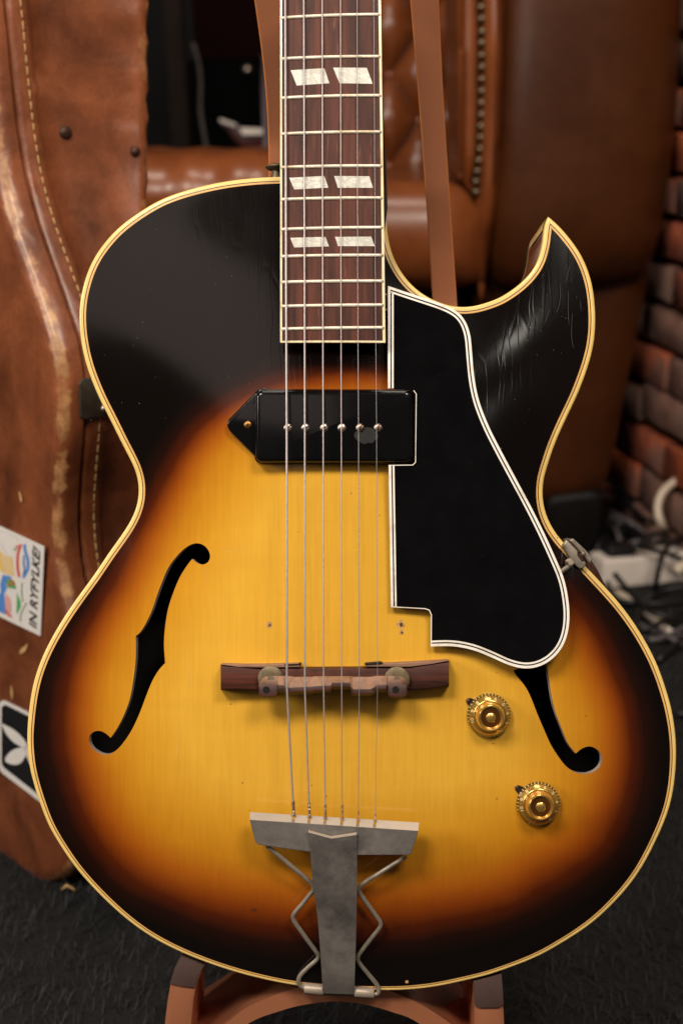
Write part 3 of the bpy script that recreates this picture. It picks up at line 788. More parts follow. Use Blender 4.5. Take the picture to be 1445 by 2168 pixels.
# heights: wings thinner at the ends
hh = {467: .0105, 500: .0105, 540: .0100, 548: .0095, 868: .0095, 878: .0100, 915: .0105, 950: .0110}
for x, yt, yb in rowsx:
    ht = hh.get(x, .0092); zt_ = zb+ht
    zlo = min(hpx(x, yt-6), hpx(x, yb))-.0012
    A_ = P(x, yt, zlo); A_.y += .0006
    B_ = P(x, yt+3.5, zt_); C_ = P(x, yb-1.5, zt_); D_ = P(x, yb, zlo)
    g.v += [A_, B_, Vector((B_.x, B_.y-.0005, B_.z+.0003)), C_, Vector((C_.x, C_.y-.0006, C_.z-.0006)), D_]
for i in range(len(rowsx)-1):
    for k in range(6): g.f.append([i*6+k, i*6+(k+1) % 6, (i+1)*6+(k+1) % 6, (i+1)*6+k])
g.f.append([0, 1, 2, 3, 4, 5]); g.f.append([(len(rowsx)-1)*6+k for k in range(6)][::-1])
bb = recalc(gmk('bridge', g.v, g.f, M['rbridge'], angle=35))
# dusty top ledge of the base
for q in ([(468,1406.5),(515,1408),(560,1407.5),(632,1405),(636,1412.5),(560,1413.5),(505,1413)],[(773,1411.5),(776,1406),(840,1404),(900,1401),(949,1398.5),(915,1406),(868,1412)]):
    vs, fs = prism(px2(q, zb+.008), idf, zb-.001, zb+.0098, .0004, 1); o = gmk('base_ledge', vs, fs, M['saddle'], bb, angle=40)
    a_ = o.data.attributes.new('dust', 'FLOAT', 'POINT'); a_.data.foreach_set('value', [.75]*len(o.data.vertices))
for q in ([(601,1406.6),(636,1405.4),(637,1408.2),(603,1409.8)],[(772,1405.8),(806,1402.8),(810,1404.8),(806,1407),(773,1409)]):
    vs, fs = prism(px2(q, zb+.0095), idf, zb, zb+.01, 0, 1); gmk('slot', vs, fs, M['hole'], bb)
for px, py in ((572.7,1437),(839.8,1438.8)):
    c = P(px, py, zb+.0135); prof = [(.0072, -.0016), (.0080, -.0013), (.0081, 0), (.0080, .0010), (.0073, .0014), (.003, .0015), (.0001, .0015)]
    vs, fs = lathe(prof, 44, None, c)
    for k in range(44):
        if k % 2:
            for r_ in (1, 2, 3): v = vs[r_*44+k]; vs[r_*44+k] = c+(v-c)*.972+Vector((0, 0, (v-c).z*.028))
    tw = gmk('thumbwheel', vs, fs, M['brass2'], bb, angle=35)
    vs, fs = tube([P(px, py, zb+.005), P(px, py, zb+.022)], .002, 12); gmk('threaded_post', vs, fs, M['brass2'], bb)
# saddle: columns (px, y_back_low, y_ridge, y_front_top, y_front_low)
ZS = zs(1455)-.0009; SZ = zb+.0165
sadc = [(547,1450,1452,1468,1470),(550,1444,1450,1473,1475),(556,1436,1449,1475,1477.5),(562,1432,1449,1475.5,1478),(580,1431,1450,1475,1477),(586,1431,1451,1471,1474),(589,1431,1455,1462,1468),
        (601,1431,1456,1462,1468),(604,1431,1461,1467,1472),(618,1432,1461,1467,1472),(622,1433,1460,1466,1471),(660,1433,1459,1465,1470),(664,1432,1458,1463,1468),(700,1432,1456,1461,1466),
        (703,1432,1450,1455,1461),(740,1432,1450,1455,1461),(744,1432,1461,1467,1472),(748,1433,1464,1470,1474),(783,1433,1464,1470,1474),(790,1432,1461,1468,1472),(796,1431,1455,1461,1467),
        (817,1431,1455,1461,1466),(820,1431,1451,1467,1471),(823,1431,1450,1474,1476),(830,1431,1449,1476,1478),(850,1433,1449,1476,1478),(857,1438,1450,1472,1475),(861,1446,1452,1467,1470)]
g = G(); dust = []
for x, yb, yr, yf, yl in sadc:
    lug = (x < 588 or x > 818); yr = yr if lug else yr-5.5; zt_ = ZS-(.0012 if lug else 0)
    g.v += [P(x, yb, SZ), P(x, yb+.8, SZ+(.003 if lug else .0028)), P(x, yr, zt_-.0002), P(x, yr+1.2, zt_), P(x, yf-1, zt_), P(x, yf, zt_-.0005), P(x, yl, SZ+.004), P(x, yl-3, SZ)]
    dust += [.9, .9, .75 if not lug else .1, .0, -.3, -.3, -.3, 0]
m = 8
for i in range(len(sadc)-1):
    for k in range(m): g.f.append([i*m+k, i*m+(k+1) % m, (i+1)*m+(k+1) % m, (i+1)*m+k])
g.f.append(list(range(m))); g.f.append([(len(sadc)-1)*m+k for k in range(m)][::-1])
sa = recalc(gmk('saddle', g.v, g.f, M['saddle'], bb, angle=32))
a_ = sa.data.attributes.new('dust', 'FLOAT', 'POINT'); a_.data.foreach_set('value', [float(d) for d in dust])
for px in (563.3, 837):
    vs, fs = lathe([(.0023, -.0002), (.0021, .00025), (.00165, .00028), (.0016, .0002)], 20, None, P(px, 1460.5, ZS-.0012)); gmk('post_collar', vs, fs, M['saddle'], bb)
    vs, fs = lathe([(.0019, -.001), (.0019, .0004), (.0001, .00041)], 20, None, P(px, 1460.5, ZS-.0012)); gmk('post_hole', vs, fs, M['hole'], bb)

# --- tailpiece
ZT = .0335
g = G(); top_l, top_r = (529.3,1719.8), (886.5,1742); m_l, m_r = (528.4,1736), (885,1759.5)
bl, bm1, bm2, brr = (545,1789), (658,1804.5), (755,1811), (869,1811)
slots = [(x, y) for x, y in STE]
def lerp(p, q, t): return (p[0]+(q[0]-p[0])*t, p[1]+(q[1]-p[1])*t)
# bevel strip with string slots
ts = [0.0]; marks = []
for sx, sy in slots:
    t = (sx-529.3)/(886.5-529.3); ts += [t-.0085, t-.0075, t+.0075, t+.0085]; marks.append((t-.0075, t+.0075))
ts.append(1.0)
g = G()
for t in ts:
    cut = any(a1-.0001 <= t <= a2+.0001 for a1, a2 in marks)
    a1 = lerp(top_l, top_r, t); a2 = lerp(m_l, m_r, t); s_ = .62 if cut else 0
    p1 = lerp(a1, a2, s_)
    g.v += [P(a1[0]-.3, a1[1] if not cut else p1[1], ZT-.0062), P(p1[0], p1[1], ZT-.0030), P(a2[0], a2[1], ZT)]
for i in range(len(ts)-1):
    for k in range(2): g.f.append([i*3+k, (i+1)*3+k, (i+1)*3+k+1, i*3+k+1])
tb = gmk('tailpiece', *prism(px2([m_l, (530, 1743), (540,1782), (545,1788.5), (600,1797), bm1, bm2, (864,1811), (870,1808), (883,1768), m_r], ZT), idf, ZT-.0035, ZT, .0003, 1), M['tail'], angle=30)
recalc(gmk('string_anchor', g.v, g.f, M['tailb'], tb, angle=30))
g = G(); tong = [(1764,653,754.3,.0372),(1800,656,755,.0350),(1840,659,755.4,.0315),(1871,661.8,755.4,.0285),(1935,671,754.2,.0225),(1966,674,753.8,.0195),(2062,680.8,750.6,.0098),(2085,682,750.2,.0072),(2104,683,750,.0040),(2108,683.3,750,-.001)]
tv = []
for j, (py, l, r, h) in enumerate(tong):
    yl = py-(3 if j == 0 else 0); 
    A1, A3 = P(l, yl, h), P(r, py+2, h); A2 = (A1+A3)/2
    if j == 0: A2 = P(701, py+10, h)
    tv.append([A1, A2, A3])
for (A1, A2, A3) in tv: g.v += [A1, A2, A3, A3-Vector((0, 0, .0016)), A2-Vector((0, 0, .0016)), A1-Vector((0, 0, .0016))]
for i in range(len(tv)-1):
    for k in range(6): g.f.append([i*6+k, i*6+(k+1) % 6, (i+1)*6+(k+1) % 6, (i+1)*6+k])
g.f.append(list(range(6))); g.f.append([(len(tv)-1)*6+k for k in range(6)][::-1])
recalc(gmk('tailpiece_tongue', g.v, g.f, M['tail'], tb, angle=28))
# bright lip at the top of the tongue
e = G(); l0 = [P(652.5,1761,.0373), P(701,1774,.0373), P(754.5,1766,.0373)]
for v in l0: e.v += [v+Vector((0, -.0006, .00002)), v+Vector((0, .0007, -.0003)), v+Vector((0, .0007, -.0022))]
e.f = [[0, 1, 4, 3], [1, 2, 5, 4], [3, 4, 7, 6], [4, 5, 8, 7]]
recalc(gmk('tongue_lip', e.v, e.f, M['tailb'], tb, angle=20))
def rod(pts3, name='tailpiece_rod'):
    q = catmull([tuple(P(*p)) for p in pts3], .004)
    # rounded corners come from densely placed points
    return gmk(name, *tube([Vector(v) for v in q], .00145, 10), M['rod'], tb, angle=60)
hr = lambda py: float(np.interp(py, [1790, 2090], [.0295, .001]))
rl = [(564,1790),(585,1808),(613.7,1832),(645,1858),(657,1868.5),(662.5,1876),(662.5,1886),(656,1894),(640,1914),(625,1931),(620,1940),(622,1950),(632,1965),(655,1997),(671,2018),(673.5,2024),(671,2032),(655,2046),(640,2060),(633,2070),(631.5,2079),(635,2087),(645,2093)]
rr_ = [(859,1813),(830,1832),(800,1851),(775,1866.5),(765,1873.5),(760,1881),(761,1890),(775,1911),(795,1938),(804,1951),(805.5,1959),(802,1967),(785,1988),(765,2014),(758.5,2024),(757,2031),(760,2039),(775,2058),(792,2078),(799,2088),(801,2098),(798,2105),(790,2106)]
rod([(x, y, hr(y)) for x, y in rl]); rod([(x, y, hr(y)) for x, y in rr_])
for (xa, ya, xb, yb) in ((643.5,2093,684,2097),(749.5,2100,791.5,2103.5)):
    gmk('hinge_barrel', *tube([P(xa, ya, .001), P(xa+1.5, ya, .001), P(xb-1.5, yb, .001), P(xb, yb, .001)], [.0031, .0035, .0035, .0031], 20), M['tailb'], tb, angle=50)
# --- plugged screw holes and dings in the top
def disc(px, py, rx, ry, mat, name, up=.00008, rot=0):
    c = onb(px, py); g = G(); nn = 14; g.v = [Vector((c.x, c.y, hpt(c.x, c.y)+up))]
    for k in range(nn):
        a = 2*math.pi*k/nn; j = 1+.25*(random.random()-.5); x = math.cos(a)*rx*j; y = math.sin(a)*ry*j
        X = c.x+(x*math.cos(rot)-y*math.sin(rot))/3300; Y = c.y+(x*math.sin(rot)+y*math.cos(rot))/3300
        g.v.append(Vector((X, Y, hpt(X, Y)+up)))
    g.f = [[0, k+1, (k+1) % nn+1] for k in range(nn)]
    return gmk(name, g.v, g.f, mat, top)
for (x, y, r) in ((848,1322,9),(849.5,1338.5,5.5),(569.5,1323,6.5)):
    disc(x, y, r, r*1.05, M['chip'], 'plugged_hole'); disc(x+1, y+1, r*.4, r*.5, M['brass'], 'plugged_hole', .00016)
disc(861, 2079, 3.5, 3.5, M['chip'], 'nail_hole', .0003)
disc(537, 1927, 7, 3.5, simple('dark_ding', srgb(84, 38, 10), .5), 'ding')
M['dustline'] = simple('pale_scratch', srgb(222, 178, 92), .6, var=.2)
M['dark_ding'] = bpy.data.materials['dark_ding']
def scratch(p, mat, wpx=.8, name='scratch'):
    q = catmull(p, 5); g = G()
    for i, (x, y) in enumerate(q):
        ww = wpx*min(1, (i+.4)/3, (len(q)-i-.6)/3)
        d = q[min(i+1, len(q)-1)]-q[max(i-1, 0)]; d = d/np.linalg.norm(d); nx, ny = -d[1], d[0]
        for s in (-1, 1):
            c = onb(x+nx*ww*s, y+ny*ww*s); g.v.append(Vector((c.x, c.y, hpt(c.x, c.y)+.0001)))
    g.f = [[2*i, 2*i+1, 2*i+3, 2*i+2] for i in range(len(q)-1)]
    return g
def scr_obj(paths, mat, wpx, name):
    g = G()
    for p in paths:
        h = scratch(p, mat, wpx); g.add(h.v, h.f)
    o = recalc(gmk(name, g.v, g.f, mat, top)); o['kind'] = 'stuff'; return o
M['hair'] = simple('dull_scratch', srgb(70, 60, 54), .6, var=.2)
scr_obj([[(1186,600),(1184,640),(1176,665)],[(1196,600),(1206,560)],[(1203,612),(1202,655),(1204,690)],[(1164,650),(1150,690)],[(1227,632),(1230,660)],[(1138,652),(1152,660)],[(1145,590),(1152,575)],[(1211,660),(1209,710),(1214,740)]], M['hair'], .32, 'hairline_scratches')
pale = [[(998,1626),(1015,1622)],[(1010,1692),(1022,1685)],[(960,1478),(985,1505),(1000,1540)],[(560,1392),(600,1385)],[(700,1393),(760,1396),(800,1398)],[(1098,1652),(1112,1640)],
        [(395,1372),(400,1440),(392,1500),(378,1560),(372,1610)],[(436,1200),(437,1232)],[(1040,1608),(1062,1620)],[(1170,1720),(1195,1722)],
        [(336,1440),(352,1444)],[(470,1170),(520,1160)],[(980,1600),(1000,1588)],[(1130,1620),(1120,1600)]]
scr_obj(pale, M['dustline'], .34, 'pale_scratches')
for k in range(26):
    px, py = rng.uniform(420, 1250), rng.uniform(1020, 1800)
    if inpoly(np.array([[px, py]]), holes_px[1])[0] or inpoly(np.array([[px, py]]), gp)[0]: continue
    disc(px, py, rng.uniform(.7, 1.9), rng.uniform(.7, 1.6), M['dark_ding'], 'ding')
g = G()
for k in range(70):
    px, py = (rng.uniform(190, 560), rng.uniform(430, 900)) if k % 2 else (rng.uniform(1020, 1230), rng.uniform(560, 960))
    c = onb(px, py); r_ = rng.uniform(.00006, .00014); z = hpt(c.x, c.y)+.0002
    if k % 2 == 0 and px < 820: continue
    g.add([(c.x-r_, c.y, z), (c.x, c.y-r_, z), (c.x+r_, c.y, z), (c.x, c.y+r_, z)], [[0, 1, 2, 3]])
o = gmk('dust_specks', g.v, g.f, M['white'], top); o['kind'] = 'stuff'

# --- knobs with pointers
def text_mesh(s, italic=0.0, bold=False):
    c = bpy.data.curves.new('t', 'FONT'); c.body = s; c.resolution_u = 3; c.offset = .02 if bold else 0; c.shear = italic
    c.align_x = 'CENTER'; c.align_y = 'CENTER'; o = bpy.data.objects.new('t', c); COL.objects.link(o)
    dg = bpy.context.evaluated_depsgraph_get(); me = bpy.data.meshes.new_from_object(o.evaluated_get(dg)); vs = [tuple(v.co) for v in me.vertices]; fs = [tuple(p.vertices) for p in me.polygons]
    bpy.data.objects.remove(o); bpy.data.curves.remove(c); bpy.data.meshes.remove(me); return vs, fs
TXT = {s: text_mesh(s) for s in ['10', '9', '8', '7', '6', '5', '4', '3', '2', '1']}
def knob(px, py, label, a10):
    c0 = onb(px, py); z0 = c0.z+.0012; c = Vector((c0.x, c0.y, z0))
    rs = .0139
    prof = [(rs*.98, 0), (rs, .0006), (rs, .0014), (rs*.985, .0021), (.0098, .0062), (.0093, .0072)]
    sk_ = gmk('control_knob', *lathe(prof, 56, None, c), M['amber'], angle=35); sk_['label'] = label
    prof = [(.0093, .0070), (.0083, .0135), (.0079, .0142), (.0075, .0145), (.0068, .0143), (.0064, .0128), (.0001, .0126)]
    gmk('knob_top', *lathe(prof, 48, None, c), M['gold'], sk_, angle=50)
    gmk('top_disc', *lathe([(.0062, .0127), (.0060, .0130), (.0001, .0130)], 40, None, c), M['golddk'], sk_, angle=50)
    gmk('centre_cap', *lathe([(.0031, .0129), (.0031, .0134), (.0028, .0137), (.0001, .0138)], 32, None, c), M['gold'], sk_, angle=50)
    # gold reflector under the clear skirt
    gmk('skirt_reflector', *lathe([(.0127, .0031), (.0102, .00615), (.0098, .0064)], 56, None, c), M['gold'], sk_, angle=60)
    g = G(); gt = G()
    for k in range(36):
        a = R_(a10-k*9.4); 
        if k > 33: break
        d = Vector((math.cos(a), math.sin(a), 0)); q = Vector((-d.y, d.x, 0)); ww = .00016
        i0 = c+d*.0128+Vector((0, 0, .0035)); i1 = c+d*.01372+Vector((0, 0, .0026))
        i2 = c+d*.01385+Vector((0, 0, .0019))
        g.add([i0-q*ww, i0+q*ww, i1+q*ww, i1-q*ww, i2-q*ww, i2+q*ww], [[0, 1, 2, 3], [3, 2, 5, 4]])
    gmk('tick_marks', g.v, g.f, M['tick'], sk_)['kind'] = 'stuff'
    for j, s in enumerate(['10', '9', '8', '7', '6', '5', '4', '3', '2', '1']):
        a = R_(a10-j*31); d = Vector((math.cos(a), math.sin(a), 0)); q = Vector((-d.y, d.x, 0))*-1
        sl = (d*(-1)+Vector((0, 0, 1.0))).normalized()           # up the slope of the skirt
        # numerals read from outside: top towards the rim... base towards centre
        vs, fs = TXT[s]; cc = c+d*.0113+Vector((0, 0, .00515+.00022)); up_ = (d-Vector((0, 0, .95))).normalized(); sc = .0037
        gt.add([cc+q*v[0]*sc+up_*v[1]*sc for v in vs], fs)
    gmk('numerals', gt.v, gt.f, M['tick'], sk_, smooth=False)
    # pointer
    return sk_, c
def pointer(px, py, tip):
    a1 = P(px, py, hpx(px, py)); t = onb(*tip)
    d = Vector((t.x-a1.x, t.y-a1.y, 0)); L = d.length; d.normalize(); q = Vector((-d.y, d.x, 0)); z = hpx(px, py)+.0003
    b0 = Vector((a1.x, a1.y, z)); pol = [b0+d*.004+q*.0042, b0+d*L*.93+q*.0019, b0+d*L+q*.0010, b0+d*L-q*.0012, b0+d*L*.90-q*.0022, b0+d*.004-q*.0046]
    g = G(); m = len(pol); up = Vector((0, 0, .0022))
    g.v = pol+[p+up for p in pol]; g.f = [list(range(m))[::-1], [m+k for k in range(m)]]+[[k, (k+1) % m, m+(k+1) % m, m+k] for k in range(m)]
    o = recalc(gmk('knob_pointer', g.v, g.f, M['nickel'] if False else simple('dark_pointer_metal', srgb(70, 55, 50), .35, metal=.7), angle=30))
    gmk('pointer_tip', *lathe([(.0012, 0), (.0013, .002), (.0008, .0027), (.0001, .0028)], 14, None, b0+d*L*.97), M['nickel'], o)
knob(1034, 1513.5, 'upper control knob, beside the treble end of the bridge', 195); pointer(1034, 1513.5, (988, 1481))
knob(1138, 1700, 'lower control knob, under the lower bulb of the right soundhole', 195); pointer(1138, 1700, (1091, 1666))
# --- strap button on the shoulder
c = P(584, 376, -.03); Mx = Vector((0, 1, 0)).to_track_quat('Z', 'Y').to_matrix()
vs, fs = lathe([(.0036, -.002), (.0036, .001), (.0026, .003), (.0028, .0045), (.0058, .0055), (.0072, .0068), (.0070, .0076), (.0030, .0092), (.0001, .0094)], 28, Mx, c)
gmk('strap_button', vs, fs, M['brass2'], angle=50)
# ================================================================== OTHER OBJECTS
def aged_leather(name, c1, c2, wear=None, spec=.5, rough=.38, sc=14, bmpst=.25, bsc=60, coat=.3):
    m, nt, b = new_mat(name); v = coords(nt)
    n = noise(nt, v, sc, 6, .62, .4); c = ramp(nt, [(.28, c1), (.72, c2)], n)
    f = noise(nt, v, 300, 4, .6); c = mixc(nt, 1.0, c, ramp(nt, [(.3, (.82, .82, .82, 1)), (.7, (1, 1, 1, 1))], f), 'MULTIPLY')
    if wear:
        at = N(nt, 'ShaderNodeAttribute', attribute_name='wear'); wnz = noise(nt, v, 60, 8, .66)
        s = N(nt, 'ShaderNodeMath', operation='ADD'); nt.links.new(at.outputs['Fac'], s.inputs[0]); nt.links.new(wnz, s.inputs[1])
        fac = ramp(nt, [(.0, (0, 0, 0, 1)), (.49, (0, 0, 0, 1)), (.57, (1, 1, 1, 1))], N(nt, 'ShaderNodeMath', operation='MULTIPLY').outputs[0])
        mul = fac.node.inputs['Fac'].links[0].from_node; mul.inputs[1].default_value = .5; nt.links.new(s.outputs[0], mul.inputs[0])
        wc = ramp(nt, [(.35, wear), (.65, tuple(min(1, x*.55) for x in wear[:3])+(1,))], noise(nt, v, 55, 5, .7)); c = mixc(nt, fac, c, wc)
    nt.links.new(c, b.inputs['Base Color'])
    mr = N(nt, 'ShaderNodeMapRange'); mr.inputs['To Min'].default_value = rough-.1; mr.inputs['To Max'].default_value = rough+.16
    nt.links.new(n, mr.inputs['Value']); nt.links.new(mr.outputs[0], b.inputs['Roughness'])
    b.inputs['Specular IOR Level'].default_value = spec; b.inputs['Coat Weight'].default_value = coat; b.inputs['Coat Roughness'].default_value = .25
    h = noise(nt, v, bsc, 6, .65); bump(nt, b, h, bmpst, .004); return m
M['case'] = aged_leather('worn_case_leather', srgb(82, 39, 19), srgb(164, 92, 54), srgb(196, 142, 92), sc=11)
M['stitch'] = simple('linen_stitch', srgb(206, 170, 112), .8, var=.3, vs=80)
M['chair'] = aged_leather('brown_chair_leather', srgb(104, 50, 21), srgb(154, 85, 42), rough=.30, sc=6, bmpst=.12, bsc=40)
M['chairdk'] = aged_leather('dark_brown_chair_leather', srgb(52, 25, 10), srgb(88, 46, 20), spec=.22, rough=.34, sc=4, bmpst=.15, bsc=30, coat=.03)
M['plast'] = simple('white_plastic', srgb(226, 214, 204), .4, var=.06, vs=30)
M['blackp'] = simple('black_rubber', srgb(26, 25, 27), .42, var=.3, vs=30)
M['greyp'] = simple('grey_cable_sheath', srgb(104, 96, 98), .45, var=.2, vs=30)
M['whitep'] = simple('cream_cable_sheath', srgb(216, 200, 178), .45, var=.1, vs=30)
M['copper'] = simple('copper_lacquer', srgb(212, 136, 98), .30, metal=.62, coat=.25, var=.06, vs=8, coatr=.2)
M['edgeglint'] = simple('painted_edge_glint', srgb(214, 134, 72), .45, coat=.3, var=.1)  # glint of the polished rail chamfers painted in as a brighter colour

# ---------------- guitar case, standing upright on its tail end
ca = R_(51); cu = Vector((math.cos(ca), -math.sin(ca), 0)); ce = Vector((math.sin(ca), math.cos(ca), 0)); cz = Vector((0, 0, 1))
cp0 = Wf(108, 1876); 
case = empty('guitar_case', cp0, 'worn brown leather guitar case with stickers, leaning tall at the left', 'guitar case')
def cpt(px, py, d=0.0):                      # photo point on the plane at depth d behind the lid face -> case axes (u, z)
    v = Wp(px, py, cp0+ce*d, ce)-cp0; return np.array([v.dot(cu), v.z])
def c3(u, z, d): return cu*u+cz*z+ce*d       # relative to the case empty
ridge_px = [(-62,-160),(-40,0),(-22,180),(0,350),(28,460),(62,560),(98,660),(126,750),(134,840),(131,920),(125,1000),(120,1080),(122,1160),(133,1230),(155,1310),
            (190,1400),(222,1500),(238,1600),(228,1700),(196,1782),(150,1840),(104,1873),(50,1868),(0,1848),(-80,1790),(-200,1690)]
rg = np.array([cpt(x, y) for x, y in ridge_px]); rg = resample(smooth_open(resample(catmull(rg, .01), .01), 6), .008)
left = np.array([(rg[-1][0]-.02, rg[-1][1]+.05), (rg[-1][0]-.04, rg[0][1])])
# lid face (slightly domed grid strip from ridge inwards, then flat)
nR = inward(rg, closed=False)
mid = rg.mean(0)
sgn = 1 if ((mid-rg[len(rg)//2])@nR[len(rg)//2]) > 0 else -1
nR = nR/np.linalg.norm(nR, axis=1, keepdims=True)*sgn       # towards the middle of the lid
zr = rg[:, 1]
def edge_depth(i):                           # the back edge of the case stands plumb
    lo_d, hi_d = .05, .30
    for _ in range(30):
        md = (lo_d+hi_d)/2; v = RC.transposed() @ (cp0+cu*rg[i][0]+cz*rg[i][1]+ce*md-CAM); px = CX+v.x/-v.z*FPX
        lo_d, hi_d = (md, hi_d) if px < 314 else (lo_d, md)
    return min(md, .17)
DD = np.array([edge_depth(i) if rg[i][1] > .35 else .12 for i in range(len(rg))]); DD = np.clip(DD, .105, .17)
DD = smooth_open(DD[:, None], 12)[:, 0]
def cprof(i):
    dd = DD[i]
    return [(.012, -.0030, .1), (.008, -.0022, .40), (.0045, -.0008, .56), (.0015, .0018, .60), (0, .005, .56), (-.001, .0085, .40), (-.0015, .012, .16), (-.0015, .0185, 0), (.002, .0195, 0), (.0035, .021, 0),
            (.0005, .0225, .22), (-.0015, .0245, .26), (-.0015, .027, .1), (-.0025, .031, 0), (-.0020, .036, 0), (-.0015, .0405, .18), (.0008, .042, .05), (.0010, .060, -.05), (.0008, .095, -.1), (.0010, dd-.012, 0),
            (.0000, dd-.010, .42), (.0000, dd-.004, .46), (.0020, dd, .56), (.02, dd+.002, 0)]
g = G(); wear = []
for i in range(len(rg)):
    for o, d, wv in cprof(i):
        p = rg[i]+nR[i]*o; jj = rng.normal(0, .0009) if d > .13 or (0 < d < .012) else 0
        g.v.append(c3(p[0], p[1], d+jj)+cu*rng.normal(0, .0004)); wear.append(wv)
m = len(cprof(0))
for i in range(len(rg)-1):
    for k in range(m-1): g.f.append([i*m+k, i*m+k+1, (i+1)*m+k+1, (i+1)*m+k])
o = recalc(g.mk('case_side', M['case'], case, angle=60)); at = o.data.attributes.new('wear', 'FLOAT', 'POINT'); at.data.foreach_set('value', wear)
fp = np.vstack([rg+nR*.012, left]); vs = [c3(p[0], p[1], -.0030) for p in fp]
# tessellated lid with gentle swell
poly = ccw(fp); xs = np.arange(poly[:, 0].min(), poly[:, 0].max(), .012); ys = np.arange(poly[:, 1].min(), poly[:, 1].max(), .012); X, Y = np.meshgrid(xs, ys); pp = np.stack([X.ravel(), Y.ravel()], 1)
pp = pp[inpoly(pp, poly)]; pp = pp[dist_poly(pp, poly) > .006]; nn = len(poly)
cv2, _, cf2, *_r = geometry.delaunay_2d_cdt([Vector(p) for p in np.vstack([poly, pp])], [(i, (i+1) % nn) for i in range(nn)], [], 1, 1e-6)
c2 = np.array([tuple(v) for v in cv2]); dpp = dist_poly(c2, poly); 
o = recalc(mk('case_lid', [c3(p[0], p[1], -.0030-.004*min(1, d/.05)) for p, d in zip(c2, dpp)], [tuple(f) for f in cf2], M['case'], case))
at = o.data.attributes.new('wear', 'FLOAT', 'POINT'); at.data.foreach_set('value', [float(-.02-.1*min(1, d/.02)) for d in dpp])
lidd = -.0072
# back shell and foot so the case is closed
fb_ = ccw(np.vstack([rg+nR*.02, left])); mk('case_back', [c3(p[0], p[1], .10) for p in fb_], [list(range(len(fb_)))], M['case'], case, False)
# stitches
dst = .0335; acc = 0; st_me = None
L = np.r_[0, np.cumsum(np.linalg.norm(np.diff(rg, axis=0), axis=1))]; t = .0; vs, fs = tube([(-.0026, 0, 0), (-.0016, 0, .0005), (.0016, 0, .0005), (.0026, 0, 0)], [.0003, .00055, .00055, .0003], 6)
me = bpy.data.meshes.new('stitch'); me.from_pydata([tuple(v) for v in vs], [], fs); me.materials.append(M['stitch']); me.polygons.foreach_set('use_smooth', [True]*len(me.polygons))
while t < .86:
    u = np.interp(t, L, rg[:, 0]); z = np.interp(t, L, rg[:, 1]); u2 = np.interp(t+.004, L, rg[:, 0]); z2 = np.interp(t+.004, L, rg[:, 1]); k = min(len(rg)-1, int(np.searchsorted(L, t)))
    pos = c3(u-nR[k][0]*.0030, z-nR[k][1]*.0030, dst); dr = (c3(u2, z2, dst)-c3(u, z, dst)).normalized()
    if 0 < z: 
        s = bpy.data.objects.new('stitch', me); COL.objects.link(s); s.parent = case; s.location = pos; s.rotation_euler = dr.to_track_quat('X', 'Z').to_euler(); s.scale = (random.uniform(1.15, 1.5), 1.0, 1.0)
    t += random.uniform(.0084, .0096)
# rivets and latch on the side wall
M['rust'] = simple('rusty_rivet', srgb(72, 46, 38), .5, metal=.5, var=.4, vs=200)
def side_pt(px, py, d):
    uz = cpt(px, py, d); return c3(uz[0], uz[1], d)
def sidewall(px, py):                        # hit of the photo ray with the side wall
    best = None
    for d in np.linspace(.01, .15, 29):
        uz = cpt(px, py, d); k = np.argmin(np.abs(rg[:len(rg)//2, 1]-uz[1])); e_ = abs(rg[k][0]-uz[0])
        if best is None or e_ < best[0]: best = (e_, d, uz)
    return c3(best[2][0], best[2][1], best[1])
for px, py, r in ((136, 281, .0062), (284, 320, .0045)):
    c = sidewall(px, py)+cu*.002; gq = G().add(*lathe([(r, -.002), (r, .0006), (r*.8, .0022), (r*.4, .0032), (.0001, .0034)], 16, cu.to_track_quat('Z', 'Y').to_matrix(), c)); gq.mk('rivet', M['rust'], case)
c = sidewall(200, 835); lm = Matrix((ce, cz, cu)).transposed()
vs, fs = prism(fillet([(-.016, -.019), (.020, -.019), (.020, .015), (-.016, .015)], .005), lambda x, y, z: c+lm @ Vector((x, y, z)), -.002, .0045, .0012, 2)
M['dulllatch'] = simple('tarnished_latch', srgb(92, 84, 72), .45, metal=.8, var=.3)
lt = mk('latch', vs, fs, M['dulllatch'], case, angle=40); mk('latch_rivet', *lathe([(.004, 0), (.0034, .0022), (.0001, .003)], 12, lm, c+lm @ Vector((.006, -.012, .0045))), M['nickel'], lt)
# bumps of worn leather on the lid
# stickers: everything lies on the lid face
def lid(px, py, up=0.0):
    v = Wp(px, py, cp0+ce*(lidd-up), ce)-cp0; return v
def flat(name, pts, mat, up, parent, thick=0):
    vs = [lid(x, y, up) for x, y in pts]; n = len(vs)
    if thick: vs += [v+ce*thick for v in vs]; fs = [list(range(n)), [n+k for k in range(n)][::-1]]+[[k, (k+1) % n, n+(k+1) % n, n+k] for k in range(n)]
    else: fs = [list(range(n))]
    return mk(name, vs, fs, mat, parent, False)
def flat_mat(name, c): return simple(name, srgb(*c), .45, var=.04, vs=90, coat=.2)
C_ = {k: flat_mat('print_'+k, v) for k, v in dict(white=(244, 238, 232), black=(28, 28, 30), red=(226, 84, 70), blue=(92, 150, 226), navy=(84, 104, 180), yellow=(244, 206, 120), green=(92, 178, 104), pink=(238, 178, 170), grey=(170, 170, 176), darkgreen=(50, 130, 80)).items()}
s1 = flat('sticker', [(-90,1073),(93.5,1157),(85.5,1347),(-90,1263)], C_['white'], .0006, case, .0005); s1['label'] = 'white travel sticker with a red boat and slanted black lettering'
def sq(x, y): return (x/6.777, 1080+y/6.777)
